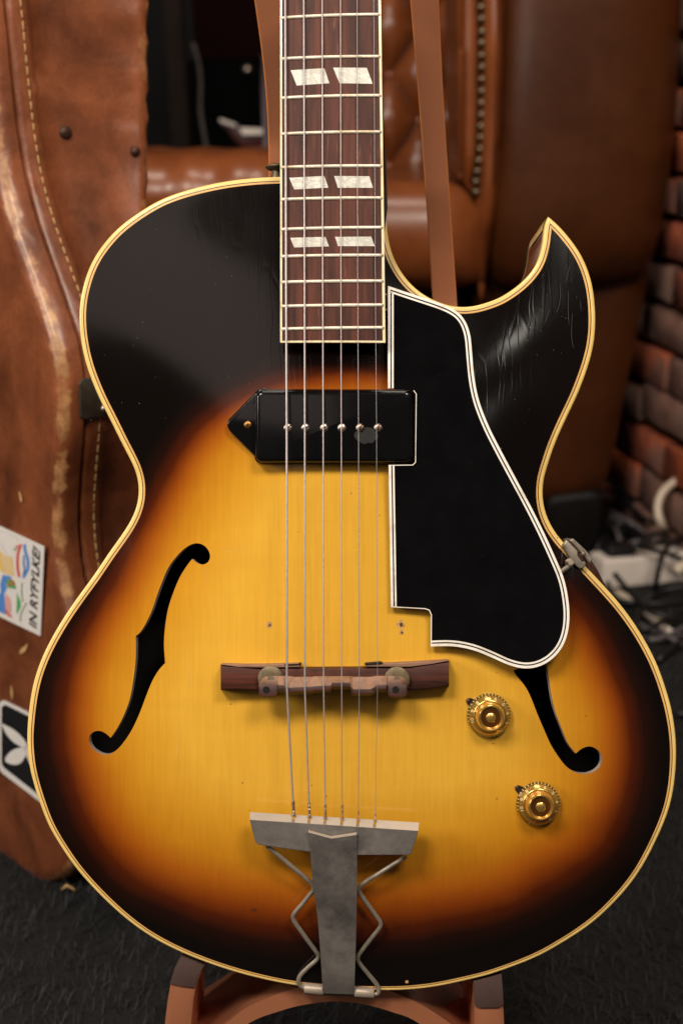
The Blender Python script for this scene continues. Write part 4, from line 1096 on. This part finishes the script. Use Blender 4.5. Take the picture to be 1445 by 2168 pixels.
def strip(name, pts, wpx, mat, up, parent):
    q = catmull(pts, 2); L_ = []; R2 = []
    for i in range(len(q)):
        d = q[min(i+1, len(q)-1)]-q[max(i-1, 0)]; d = d/np.linalg.norm(d); L_.append((q[i][0]-d[1]*wpx, q[i][1]+d[0]*wpx)); R2.append((q[i][0]+d[1]*wpx, q[i][1]-d[0]*wpx))
    g = G(); g.v = [lid(*p, up) for pr in zip(L_, R2) for p in pr]; g.f = [[2*i, 2*i+1, 2*i+3, 2*i+2] for i in range(len(q)-1)]; return g.mk(name, mat, parent, False)
strip('boat_hull_print', [sq(300, 490), sq(262, 600), sq(250, 720), sq(255, 850), sq(275, 960)], 2.7, C_['red'], .0009, s1)
strip('water_print', [sq(350, 490), sq(362, 590), sq(395, 700), sq(400, 830), sq(370, 900), sq(330, 975)], 3.0, C_['blue'], .0009, s1)
strip('water_print', [sq(345, 650), sq(340, 760), sq(352, 850), sq(335, 930)], 1.8, C_['navy'], .0009, s1)
flat('sail_print', [sq(-60, 520), sq(10, 600), sq(90, 660), sq(180, 690), sq(190, 800), sq(215, 940), sq(120, 930), sq(20, 880), sq(-60, 800)], C_['yellow'], .0009, s1)
for k in range(3): strip('sail_stripe_print', [sq(20+k*50, 640+k*22), sq(60+k*50, 770+k*22), sq(110+k*48, 915)], .9, C_['white'], .0012, s1)
strip('outline_print', [sq(0, 460), sq(60, 560), sq(130, 670), sq(210, 660)], .35, C_['grey'], .0009, s1)
strip('outline_print', [sq(0, 290), sq(120, 340), sq(235, 395), sq(245, 470)], .35, C_['grey'], .0009, s1)
flat('sky_print', [sq(40, 925), sq(170, 960), sq(130, 1010), sq(80, 1050), sq(100, 1120), sq(60, 1200), sq(75, 1350), sq(85, 1500), sq(-60, 1440), sq(-60, 1250), sq(10, 1180), sq(0, 1060)], C_['blue'], .0009, s1)
flat('foliage_print', [sq(80, 1020), sq(130, 985), sq(200, 1010), sq(215, 1070), sq(230, 1130), sq(190, 1125), sq(110, 1110)], C_['green'], .0012, s1)
for x, y in ((155, 1010), (125, 1070), (195, 1055)): flat('berry_print', [sq(x+18*math.cos(a_), y+26*math.sin(a_)) for a_ in np.linspace(0, 6, 9)], C_['red'], .0015, s1)
for x, y in ((215, 560), (240, 520)): flat('berry_print', [sq(x+16*math.cos(a_), y+22*math.sin(a_)) for a_ in np.linspace(0, 6, 9)], C_['green' if x < 220 else 'red'], .0012, s1)
flat('mountain_print', [sq(90, 1200), sq(140, 1260), sq(160, 1370), sq(155, 1470), sq(120, 1480), sq(75, 1400), sq(65, 1270)], C_['pink'], .0012, s1)
flat('field_print', [sq(240, 1180), sq(290, 1300), sq(300, 1380), sq(270, 1440), sq(235, 1500)], C_['green'], .0009, s1)
strip('field_line_print', [sq(315, 1040), sq(312, 1140), sq(315, 1240), sq(330, 1315)], 1.0, C_['darkgreen'], .0009, s1)
strip('field_line_print', [sq(385, 1330), sq(330, 1420), sq(300, 1500), sq(290, 1600)], 1.0, C_['darkgreen'], .0009, s1)
strip('berry_print', [sq(80, 1430), sq(110, 1490), sq(165, 1530)], 2.2, C_['red'], .0012, s1)
tv, tf = text_mesh('IN RYFYLKE!', .22, True); tv = np.array(tv); mn, mx = tv[:, :2].min(0), tv[:, :2].max(0); q = [(77,1331.5),(85,1164),(69,1154),(60.5,1325.5)]
out = []
for v in tv:
    s_ = (v[0]-mn[0])/(mx[0]-mn[0]); t_ = (v[1]-mn[1])/(mx[1]-mn[1]); a1 = lerp(q[0], q[1], s_); a2 = lerp(q[3], q[2], s_); p = lerp(a1, a2, t_); out.append(lid(*p, .0012))
mk('lettering', out, tf, C_['black'], s1, False)
# second sticker, cut by the guitar: two leaf shapes on a black ground in a white frame
fr = fillet([(-2,1478),(165,1560),(165,1760),(-2,1632)], [9, 9, 9, 22]); fi = fillet([(3,1488),(160,1566),(160,1744),(3,1622)], [8, 8, 8, 20])
s2 = flat('sticker', fr.tolist(), C_['white'], .0006, case, .0005); s2['label'] = 'black sticker with white border and white leaf shapes'
flat('sticker_ground', fi.tolist(), C_['black'], .0010, s2)
def leaf(pts): return resample(catmull(pts, 2, True), 3, True).tolist()
flat('leaf_print', leaf([(4,1534),(14,1537),(34,1549),(52,1568),(59,1585),(48,1583),(28,1571),(13,1554)]), C_['white'], .0014, s2)
flat('leaf_print', leaf([(11,1611),(17,1597),(30,1587),(46,1583),(56,1584),(53,1602),(42,1617),(26,1619)]), C_['white'], .0014, s2)
flat('leaf_print', leaf([(52,1580),(70,1590),(80,1612),(86,1640),(70,1628),(57,1604)]), C_['white'], .0014, s2)
M['tan'] = simple('bare_leather_scuff', srgb(206, 160, 104), .8, var=.35, vs=200)
for pts in ([(52,1368),(58,1362),(56,1374),(47,1384),(41,1383),(44,1374)], [(24,1450),(27,1470),(25,1482),(22,1466)], [(40,1040),(46,1052),(46,1064),(42,1058)]):
    flat('scuff_mark', leaf(pts), M['tan'], .0004, case)
sc_ = flat('leather_crumb', [(0, 0)]*3, M['tan'], 0, None) if False else None
cr = Wf(143, 1884, .004); crumb = mk('leather_scrap', *tube([cr+Vector((-.006, 0, 0)), cr+Vector((-.001, .002, .003)), cr+Vector((.004, .001, .001)), cr+Vector((.007, -.002, 0))], [.0008, .0016, .0012, .0005], 7), M['tan'])
tag(crumb, 'tiny torn scrap of tan leather on the carpet below the case', 'scrap')

# ---------------- guitar stand (bent copper coloured strips)
st = empty('guitar_stand', CAM+RC @ Vector((0, -.40, -1.06)), 'copper coloured bent guitar stand holding the sunburst guitar from below', 'guitar stand')
SB = st.location
def sp(px, py, h): return CAM+RC @ (P(px, py, h)+Vector((0, 0, -1)))-SB
def strip3(name, lft, rgt, hf, th, mat):     # flat bar between two photo edges at depth hf, thickness th
    n = 40; A_ = resample(catmull(lft, 6), 1e9/1e9 if False else 12); ys_ = np.linspace(lft[0][1], lft[-1][1], n)
    lx = np.interp(ys_, [p[1] for p in lft], [p[0] for p in lft]); rx = np.interp(ys_, [p[1] for p in rgt], [p[0] for p in rgt])
    lx = smooth_open(lx[:, None], 6)[:, 0]; rx = smooth_open(rx[:, None], 6)[:, 0]
    g = G(); ch = 2.2
    for y, l, r in zip(ys_, lx, rx):
        hf = -.105+.075*max(0, (650-y)/730)**1.3
        g.v += [sp(l+.0, y, hf-th), sp(l, y, hf-.0012), sp(l+ch, y, hf), sp(r-ch, y, hf), sp(r, y, hf-.0012), sp(r, y, hf-th)]
    for i in range(n-1):
        for k in range(6): g.f.append([i*6+k, i*6+(k+1) % 6, (i+1)*6+(k+1) % 6, (i+1)*6+k])
    g.f += [list(range(6)), [(n-1)*6+k for k in range(6)]]
    o = recalc(g.mk(name, mat, st, angle=30))
    o.data.materials.append(M['edgeglint'])
    for p_ in o.data.polygons:
        if p_.index < (n-1)*6 and p_.index % 6 in (1, 3): p_.material_index = 1
    return o
strip3('back_rail', [(528,-80),(537,0),(547,52),(554,110),(561,170),(566,231),(568,301),(568.5,351),(569,700),(560,1100)], [(600,-80),(608,0),(617,100),(626,200),(634,350),(640,700),(636,1100)], -.105, .012, M['copper'])
strip3('back_rail', [(861,-80),(867.5,0),(876.8,104),(884,187),(893.4,311),(901,420),(905,479),(911,578),(914.5,632),(925,800),(930,1100)], [(925,-80),(928.7,0),(933,104),(938,208),(945,311),(952,425),(957.5,504),(963,578),(967.5,647),(975,800),(985,1100)], -.105, .012, M['copper'])
# arched yoke: front face traced, extruded backwards
up_ = [(380,2230),(476,2168),(525,2132),(600,2101),(660,2086),(712,2081),(765,2085),(822,2098),(887,2126),(946,2163),(1040,2235)]
lo_ = [(1010,2260),(887,2168),(833,2144.6),(773,2128),(709,2121),(644,2128),(590,2142),(525,2168),(420,2240)]
ring = np.vstack([resample(catmull(up_, 6), 14), resample(catmull(lo_, 6), 14)])
vs = [sp(x, y, -.012) for x, y in ring]; z1 = RC @ Vector((0, 0, 1)); n = len(ring); vs += [v-z1*.125 for v in vs]
fs = [list(range(n)), [n+k for k in range(n)][::-1]]+[[k, (k+1) % n, n+(k+1) % n, n+k] for k in range(n)]
recalc(mk('yoke', vs, fs, M['copper'], st, angle=30))
# flat seat plate behind, joins yoke and arms
def arm(front, sidepts, padpts, hf):
    a = px2(front, hf); g = G(); mt = lambda x, y, z: CAM+RC @ (Vector((x, y, z))+Vector((0, 0, -1)))-SB
    vs, fs = prism(resample(a, .006, True), mt, hf-.10, hf, .0012, 2); o = recalc(mk('support_arm', vs, fs, M['copper'], st, angle=40))
    b = px2(padpts, hf+.0006); vs, fs = prism(b, mt, hf-.101, hf+.0022, .0008, 2); recalc(mk('padded_tip', vs, fs, M['leatherpad'], o, angle=40))
arm([(385,2036),(372,2056),(361,2080),(354,2120),(349,2160),(344,2230),(402,2230),(405,2168),(411,2110),(419,2078),(430,2052),(424,2046),(405,2040)], None,
    [(385,2024),(370,2050),(359.5,2082.5),(385,2088),(412.5,2091),(419,2070),(432,2045),(410,2035)], -.003)
arm([(1001,2085),(1002,2100),(1003,2160),(1005,2230),(1070,2230),(1067.5,2168),(1065,2120),(1062,2070)], None,
    [(1001,2078),(1002.5,2095),(1004,2128),(1012,2133.5),(1055,2133),(1065.5,2126),(1064,2095),(1061,2063)], -.003)
for xa, xb in ((402, 442), (960, 1003)):
    q = [(xa, 2100), (xb, 2060), (xb+(-3 if xa < 500 else 0), 2230), (xa, 2230)]
# legs down to the floor
for lx in (372, 1036):
    a1 = sp(lx, 2215, -.03); f = a1+SB; tgt = Vector((f.x*1.12, f.y-.06, .004))-SB
    recalc(mk('stand_leg', *tube([a1, (a1+tgt)/2+Vector((0, -.01, 0)), tgt], .009, 10), M['copper'], st))
for lx in (600, 960):
    a1 = sp(lx, 1090, -.111); f = a1+SB; tgt = Vector((f.x*1.1, 1.32, .004))-SB
    recalc(mk('rear_leg', *tube([a1, tgt], .008, 10), M['copper'], st))

# ---------------- leather armchair behind
ch = empty('leather_armchair', (.25, 2.35, 0), 'brown leather armchair with tufted inner back and brass nail trim, behind the guitar', 'armchair')
CB = ch.location
def slab(name, pts, y, thick, bev, mat, parent, steps=4, fil=0, base=None, dom=0):
    base = CB if base is None else base
    q = np.array([(Wy(px, py, y).x, Wy(px, py, y).z) for px, py in pts])
    if fil: q = fillet(q, fil)
    q = ccw(resample(q, .02, True))
    f = lambda a, b, c: Vector((a, y-c, b))-base
    vs, fs = prism(q, f, -thick, bev*.0, bev, steps)
    return recalc(mk(name, vs, fs, mat, parent, angle=50))
def dome_slab(name, pts, y, thick, bev, swell, mat, parent, base=None, res=.02):
    """upholstered panel: outline extruded back, face swelling outwards"""
    base = CB if base is None else base
    q = ccw(np.array([(Wy(px, py, y).x, Wy(px, py, y).z) for px, py in pts])); q = resample(q, res*.8, True); q = smooth_closed(q, 2)
    X, Y = np.meshgrid(np.arange(q[:, 0].min(), q[:, 0].max(), res), np.arange(q[:, 1].min(), q[:, 1].max(), res)); pp = np.stack([X.ravel(), Y.ravel()], 1); pp = pp[inpoly(pp, q)]; pp = pp[dist_poly(pp, q) > res*.5]
    nn = len(q); cv2, _, cf2, *_r = geometry.delaunay_2d_cdt([Vector(p) for p in np.vstack([q, pp])], [(i, (i+1) % nn) for i in range(nn)], [], 1, 1e-6)
    c2 = np.array([tuple(v) for v in cv2]); d = dist_poly(c2, q); t = np.clip(d/bev, 0, 1); hgt = swell*np.sqrt(1-(1-t)**2)+.010*np.clip(d/.2, 0, 1)
    g = G(); g.v = [Vector((p[0], y-h_, p[1]))-base for p, h_ in zip(c2, hgt)]; g.f = [list(f) for f in cf2]
    n0 = len(g.v); g.v += [Vector((p[0], y+thick, p[1]))-base for p in q]; g.v += [Vector((p[0], y, p[1]))-base for p in q]
    g.f += [[n0+nn+k, n0+nn+(k+1) % nn, n0+(k+1) % nn, n0+k] for k in range(nn)]
    return recalc(g.mk(name, mat, parent, angle=60))
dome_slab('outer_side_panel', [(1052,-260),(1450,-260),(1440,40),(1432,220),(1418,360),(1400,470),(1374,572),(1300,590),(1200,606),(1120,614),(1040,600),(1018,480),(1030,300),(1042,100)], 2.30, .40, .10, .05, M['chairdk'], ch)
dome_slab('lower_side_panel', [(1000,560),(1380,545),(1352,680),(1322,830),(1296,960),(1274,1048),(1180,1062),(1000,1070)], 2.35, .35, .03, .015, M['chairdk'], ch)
dome_slab('front_roll', [(1014,-260),(1062,-260),(1064,0),(1063,130),(1058,280),(1048,430),(1030,560),(1018,640),(1006,560),(1006,430),(1014,300),(1020,120)], 2.27, .3, .022, .03, M['chair'], ch, res=.008)
dome_slab('front_panel', [(966,-260),(1016,-260),(1018,0),(1019,200),(1014,330),(1000,412),(985,395),(975,370),(972,200),(970,0)], 2.285, .3, .02, .012, M['chair'], ch, res=.008)
dome_slab('panel_piping', [(966,-260),(976,-260),(980,0),(982,200),(980,300),(976,380),(970,380),(970,200),(967,0)], 2.27, .2, .006, .008, M['chair'], ch, res=.004)
dome_slab('seat_cushion', [(700,384),(830,384),(965,385),(990,400),(1010,440),(1024,500),(1028,560),(1020,600),(930,612),(830,605),(700,600)], 2.27, .5, .07, .05, M['chair'], ch)
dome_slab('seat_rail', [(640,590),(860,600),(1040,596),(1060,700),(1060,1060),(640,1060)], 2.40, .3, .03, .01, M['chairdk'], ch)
# tufted inner back, diamonds drawn in with buttons
g = G(); nx, nz = 110, 130; Y0 = 2.75; TLx = Wy(795, -120, Y0); BRx = Wy(990, 400, Y0)
tw_, th_ = .105, .15
for i in range(nx+1):
    for j in range(nz+1):
        x = TLx.x+(BRx.x-TLx.x)*i/nx; z = BRx.z+(TLx.z-BRx.z)*j/nz
        a_ = (x/tw_+z/th_+.35); b2 = (x/tw_-z/th_+.1); ha = abs(math.sin(math.pi*a_)); hb = abs(math.sin(math.pi*b2))
        h_ = .038*(ha*hb)**.42+.006*ha
        g.v.append(Vector((x, Y0-h_, z))-CB)
for i in range(nx):
    for j in range(nz): a_ = i*(nz+1)+j; g.f.append([a_, a_+nz+1, a_+nz+2, a_+1])
g.mk('tufted_back', M['chair'], ch)
for ia in range(-3, 8):
    for ib in range(-9, 9):
        u = ia-.35; v = ib-.1; x = (u+v)/2*tw_; z = (u-v)/2*th_
        if TLx.x+.01 < x < BRx.x-.01 and BRx.z+.01 < z < TLx.z:
            mk('tuft_button', *lathe([(.010, 0), (.009, .004), (.005, .007), (.0001, .008)], 12, Vector((0, -1, 0)).to_track_quat('Z', 'Y').to_matrix(), Vector((x, Y0-.003, z))-CB), M['chair'], ch)
nme = None; nail_px = [(1018.5,-34),(1018.5,-10),(1018,15),(1019.5,40),(1020,67),(1020,91),(1019.5,117),(1019.5,142),(1019.5,168),(1019.5,193),(1019,218),(1018.5,243),(1017.5,268),(1016.5,291),(1015.5,316),(1013,340),(1010,363),(1007,385),(1006.5,407)]
M['nail'] = simple('antique_nail', srgb(96, 82, 66), .3, metal=.9, var=.25)
for px, py in nail_px:
    c = Wy(px, py, 2.262)
    if nme is None:
        vs, fs = lathe([(.0072, -.003), (.0070, 0), (.0055, .0032), (.003, .0048), (.0001, .0052)], 14, Vector((0, -1, 0)).to_track_quat('Z', 'Y').to_matrix()); n0_ = mk('nail', vs, fs, M['nail'], ch); nme = n0_.data; n0_.location = c-CB
    else: o = bpy.data.objects.new('nail', nme); COL.objects.link(o); o.parent = ch; o.location = c-CB
M['darkfoot'] = simple('black_wooden_foot', srgb(16, 12, 11), .5, coat=.0, spec=.2, var=.3)
slab('foot', [(1150,1052),(1283,1036),(1280,1110),(1262,1178),(1225,1190),(1160,1186)], 2.33, .08, .012, M['darkfoot'], ch, fil=.012)
slab('foot', [(660,1052),(800,1052),(790,1186),(670,1186)], 2.36, .08, .012, M['darkfoot'], ch, fil=.012)

# ---------------- leather bench end, seen left of the neck
bn = empty('leather_bench', (-.16, 1.95, 0), 'brown leather bench with flat top edge, left of the guitar neck', 'bench')
q = [(-.42, .02), (.04, .02)]
def loft_box(name, xa, xb, prof, mat, parent, base):    # prof: (y,z) outline, swept along x
    g = G(); n = len(prof); K = 30
    for i in range(K+1):
        x = xa+(xb-xa)*i/K
        for y, z in prof: g.v.append(Vector((x, y+.002*math.sin(i*.9), z+.0015*math.sin(i*.7)))-base)
    for i in range(K):
        for k in range(n): g.f.append([i*n+k, i*n+(k+1) % n, (i+1)*n+(k+1) % n, (i+1)*n+k])
    g.f += [list(range(n)), [K*n+k for k in range(n)]]; return recalc(g.mk(name, mat, parent, angle=50))
zt_ = Wy(450, 318, 2.02).z; zf = Wy(450, 372, 1.95).z
loft_box('bench_top', Wy(250, 318, 2).x, Wy(640, 318, 2).x, [(1.955, zf-.06), (1.945, zf-.03), (1.948, zf-.012), (1.958, zf+.004), (1.975, zt_-.010), (2.0, zt_-.001), (2.03, zt_), (2.30, zt_-.005), (2.32, zt_-.04), (2.3, zf-.06)], M['chair'], bn, bn.location)
loft_box('bench_front', Wy(255, 318, 2).x, Wy(650, 318, 2).x, [(1.96, .06), (1.96, zf-.055), (2.28, zf-.055), (2.28, .06)], M['chair'], bn, bn.location)
for x in (-.29, -.05): mk('bench_foot', *lathe([(.02, -.0), (.024, .05), (.026, .065)], 14, None, Vector((x, 2.05, 0))-bn.location), M['darkfoot'], bn)

# ---------------- dim things in the gap above the bench
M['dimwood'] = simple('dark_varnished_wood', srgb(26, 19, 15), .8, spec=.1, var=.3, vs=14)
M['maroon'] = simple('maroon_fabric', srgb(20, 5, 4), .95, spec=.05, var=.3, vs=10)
M['redp'] = simple('dark_red_lacquer', srgb(60, 10, 10), .4, coat=.6, var=.2)
def quadbox(name, p, y, dy, mat, label, cat):
    q = np.array([(Wy(px, py, y).x, Wy(px, py, y).z) for px, py in p]); base = Vector((q[:, 0].mean(), y, q[:, 1].min()))
    vs, fs = prism(fillet(q, .004, 3), lambda a, b, c: Vector((a, y-c, b))-base, -dy, 0, .003, 2); o = recalc(mk(name, vs, fs, mat, None, angle=40)); o.location = base; tag(o, label, cat); return o
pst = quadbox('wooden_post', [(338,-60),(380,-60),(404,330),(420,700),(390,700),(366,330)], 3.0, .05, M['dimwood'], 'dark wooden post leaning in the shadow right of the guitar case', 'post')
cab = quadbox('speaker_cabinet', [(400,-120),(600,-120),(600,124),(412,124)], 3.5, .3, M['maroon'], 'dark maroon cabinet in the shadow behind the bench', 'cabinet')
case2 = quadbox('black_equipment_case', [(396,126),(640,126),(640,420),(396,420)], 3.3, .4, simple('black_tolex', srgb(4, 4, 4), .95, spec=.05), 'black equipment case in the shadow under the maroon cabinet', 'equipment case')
mk('case_knob', *lathe([(.011, 0), (.009, .008), (.0001, .01)], 14, Vector((0, -1, 0)).to_track_quat('Z', 'Y').to_matrix(), Wy(523, 147, 3.29)-case2.location), M['nickel'], case2)
gr = quadbox('red_electric_guitar', [(462,248),(500,262),(512,276),(560,276),(560,312),(516,316),(494,296),(480,274),(462,262)], 3.1, .04, M['redp'], 'dark red lacquered instrument body with white edging in the shadow', 'instrument')
for p in ([(464,250),(500,262),(498,268),(466,257)], [(506,270),(558,272),(558,284),(514,285)]):
    q = np.array([(Wy(px, py, 3.09).x, Wy(px, py, 3.09).z) for px, py in p]); vs, fs = prism(q, lambda a, b, c: Vector((a, 3.09-c, b))-gr.location, -.004, .002, .0008, 1); recalc(mk('white_edging', vs, fs, M['plast'], gr, angle=40))
bl_ = quadbox('pale_strap', [(551,110),(558,120),(565,200),(569,320),(556,318),(553,200)], 2.5, .02, simple('pale_blue_grey_cloth', srgb(96, 82, 88), .8), 'pale grey strap hanging beside the left stand rail', 'strap')
def cable(pts, r, mat, label, group=None, y=None, name='cable'):
    v = [Wf(px, py, z) if not isinstance(z, tuple) else Wy(px, py, z[0]) for px, py, z in pts]; q = catmull([tuple(p) for p in v], .02); base = v[0]
    o = mk(name, *tube([Vector(p)-base for p in q], r, 8), mat); o.location = base; tag(o, label, 'cable', group); return o
cable([(408,90,(2.9,)),(420,130,(2.9,)),(425,180,(2.9,)),(424,230,(2.9,)),(430,275,(2.88,)),(440,330,(2.85,))], .004, simple('dim_cable', srgb(60, 54, 52), .6, spec=.2), 'thin grey cable hanging in the gap between post and bench')

# ---------------- power strip and cable tangle at the right
p0 = Wf(1275, 1252, 0); p1 = Wf(1440, 1236, 0); dx = (p1-p0).normalized(); dyv = Vector((-dx.y, dx.x, 0)); LP = .34
ps = empty('power_strip', p0, 'white power strip lying on the carpet among black cables', 'power strip')
def bar(a, b, w0, w1, z0, z1, mat, nm, parent, bev=.003):
    q = fillet([(a, w0), (b, w0), (b, w1), (a, w1)], .006, 4); vs, fs = prism(q, lambda x, y, z: dx*x+dyv*y+Vector((0, 0, z)), z0, z1, bev, 3); return recalc(mk(nm, vs, fs, mat, parent, angle=50))
bar(0, LP, 0, .052, .004, .046, M['plast'], 'strip_housing', ps, .005)
for k in range(4):
    cc = dx*(.05+k*.085)+dyv*.026+Vector((0, 0, .0445)); mk('socket', *lathe([(.020, 0), (.020, .0016), (.0185, .002), (.018, .0005), (.0001, .0004)], 20, None, cc), simple('socket_grey', srgb(120, 114, 112), .5) if k == 0 else bpy.data.materials['socket_grey'], ps)
bar(.015, .060, .012, .044, .045, .060, M['blackp'], 'plug', ps)
g = G()
BK = 'black cables tangled on the carpet around the white power strip'; BG = 'black cables in the tangle'
blk = [[(1274,1010,(2.55,)),(1310,1035,(2.5,)),(1350,1070,(2.45,)),(1400,1110,.02),(1470,1130,.03)],
       [(1280,1090,.05),(1330,1110,.04),(1360,1135,.06),(1390,1150,.05),(1445,1140,.05),(1500,1130,.04)],
       [(1270,1140,.012),(1310,1150,.05),(1360,1160,.06),(1410,1172,.06),(1470,1195,.04)],
       [(1385,1250,.01),(1395,1200,.06),(1410,1160,.07),(1450,1130,.06)],
       [(1500,1240,.02),(1440,1243,.02),(1390,1256,.012),(1360,1290,.01),(1345,1330,.008),(1340,1400,.007)],
       [(1300,1340,.008),(1360,1352,.008),(1420,1345,.01),(1500,1350,.01)],
       [(1260,1180,.01),(1268,1150,.03),(1290,1130,.02),(1320,1120,.02),(1345,1140,.02)],
       [(1390,1400,.006),(1420,1376,.012),(1450,1350,.012),(1500,1320,.01)],
       [(1430,1512,.006),(1450,1512,.007),(1500,1505,.006)],
       [(1250,1160,.01),(1262,1190,.012),(1280,1220,.012),(1300,1265,.012),(1330,1275,.01),(1400,1278,.01),(1470,1270,.01)],
       [(1290,1060,.02),(1320,1090,.03),(1345,1105,.02),(1380,1120,.02),(1430,1160,.02)]]
BL = ['black cable running down along the foot of the brick wall', 'black cable curving behind the power strip to the right', 'black cable lying across the top of the power strip', 'black cable hanging down over the front of the power strip', 'black cable looping round below the power strip', 'black cable lying flat on the carpet below the loop', 'short black cable hooked beside the chair foot', 'black cable crossing the lower part of the tangle', 'short black cable at the right edge beside the guitar rim', 'black cable passing under the left end of the power strip', 'black cable slanting between chair foot and brick wall']
for p, lb in zip(blk, BL): cable(p, .0042, M['blackp'], lb, BG)
for k_, lb in enumerate(["black cable at the very edge of the tangle, nearest the guitar", "black cable rising against the lowest bricks", "black cable bridging the power strip and the loop", "black cable curling low beneath the cream cable", "black cable running back behind the power strip", "black cable along the wall foot, above the power strip", "black cable crossing in front of the white cable piece"]):
    cable([[(1290,1300,.01),(1320,1330,.02),(1345,1372,.015),(1390,1392,.01)], [(1330,1085,.03),(1370,1100,.06),(1410,1105,.05),(1470,1090,.07)], [(1300,1215,.05),(1340,1262,.03),(1385,1300,.03),(1470,1312,.02)],
           [(1340,1160,.06),(1390,1128,.07),(1420,1150,.05),(1480,1165,.05)], [(1262,1130,.02),(1310,1108,.05),(1370,1120,.03),(1450,1100,.02)], [(1282,1035,.06),(1330,1068,.06),(1372,1098,.05),(1440,1108,.05)],
           [(1345,1340,.02),(1390,1322,.03),(1430,1300,.02),(1480,1290,.02)]][k_], .0040, M['blackp'], lb, BG)
GL = ['short grey cable left of the power strip', 'grey cable beside the black chair foot', 'grey cable crossing the white cable piece', 'grey cable behind the top of the power strip', 'lowest grey cable, slanting to the right edge', 'grey cable between the chair foot and the wall']; GG = 'grey cables in the tangle'
for p in ([(1282,1098,.02),(1302,1118,.03),(1312,1145,.02)], [(1245,1160,.01),(1262,1140,.03),(1270,1110,.02)], [(1352,1322,.008),(1380,1335,.01),(1420,1352,.014),(1445,1365,.01)], [(1300,1170,.05),(1340,1148,.05),(1390,1142,.06)],
          [(1372,1355,.01),(1400,1352,.01),(1445,1330,.012),(1480,1316,.01)], [(1290,1082,.04),(1330,1105,.05),(1365,1128,.04)]): cable(p, .0036, M['greyp'], GL.pop(0), GG)
cable([(1480,998,(2.28,)),(1430,1018,(2.28,)),(1400,1045,(2.26,)),(1391,1078,(2.25,)),(1400,1110,(2.24,)),(1418,1133,.03),(1440,1140,.02)], .0062, M['whitep'], 'cream cable curling up against the brick wall')
cable([(1302,1254,.010),(1325,1266,.012),(1345,1274,.010)], .0055, M['whitep'], 'short cream cable end just below the power strip')
cable([(1365,1296,.010),(1390,1318,.014),(1420,1340,.010)], .0050, M['plast'], 'white cable piece lying in front of the tangle')
cable([(1384,1306,.012),(1400,1312,.016),(1415,1320,.012)], .0060, simple('yellow_plug', srgb(220, 200, 110), .5), 'pale yellow plug end beside the white cable piece')
cable([(1380,1122,.03),(1388,1128,.035),(1398,1134,.03)], .004, simple('orange_plug', srgb(196, 120, 40), .5), 'small orange plug end near the base of the wall')
cable([(1430,1210,.05),(1470,1180,.06),(1500,1165,.05)], .007, M['whitep'], 'thick cream lead at the right end of the power strip')
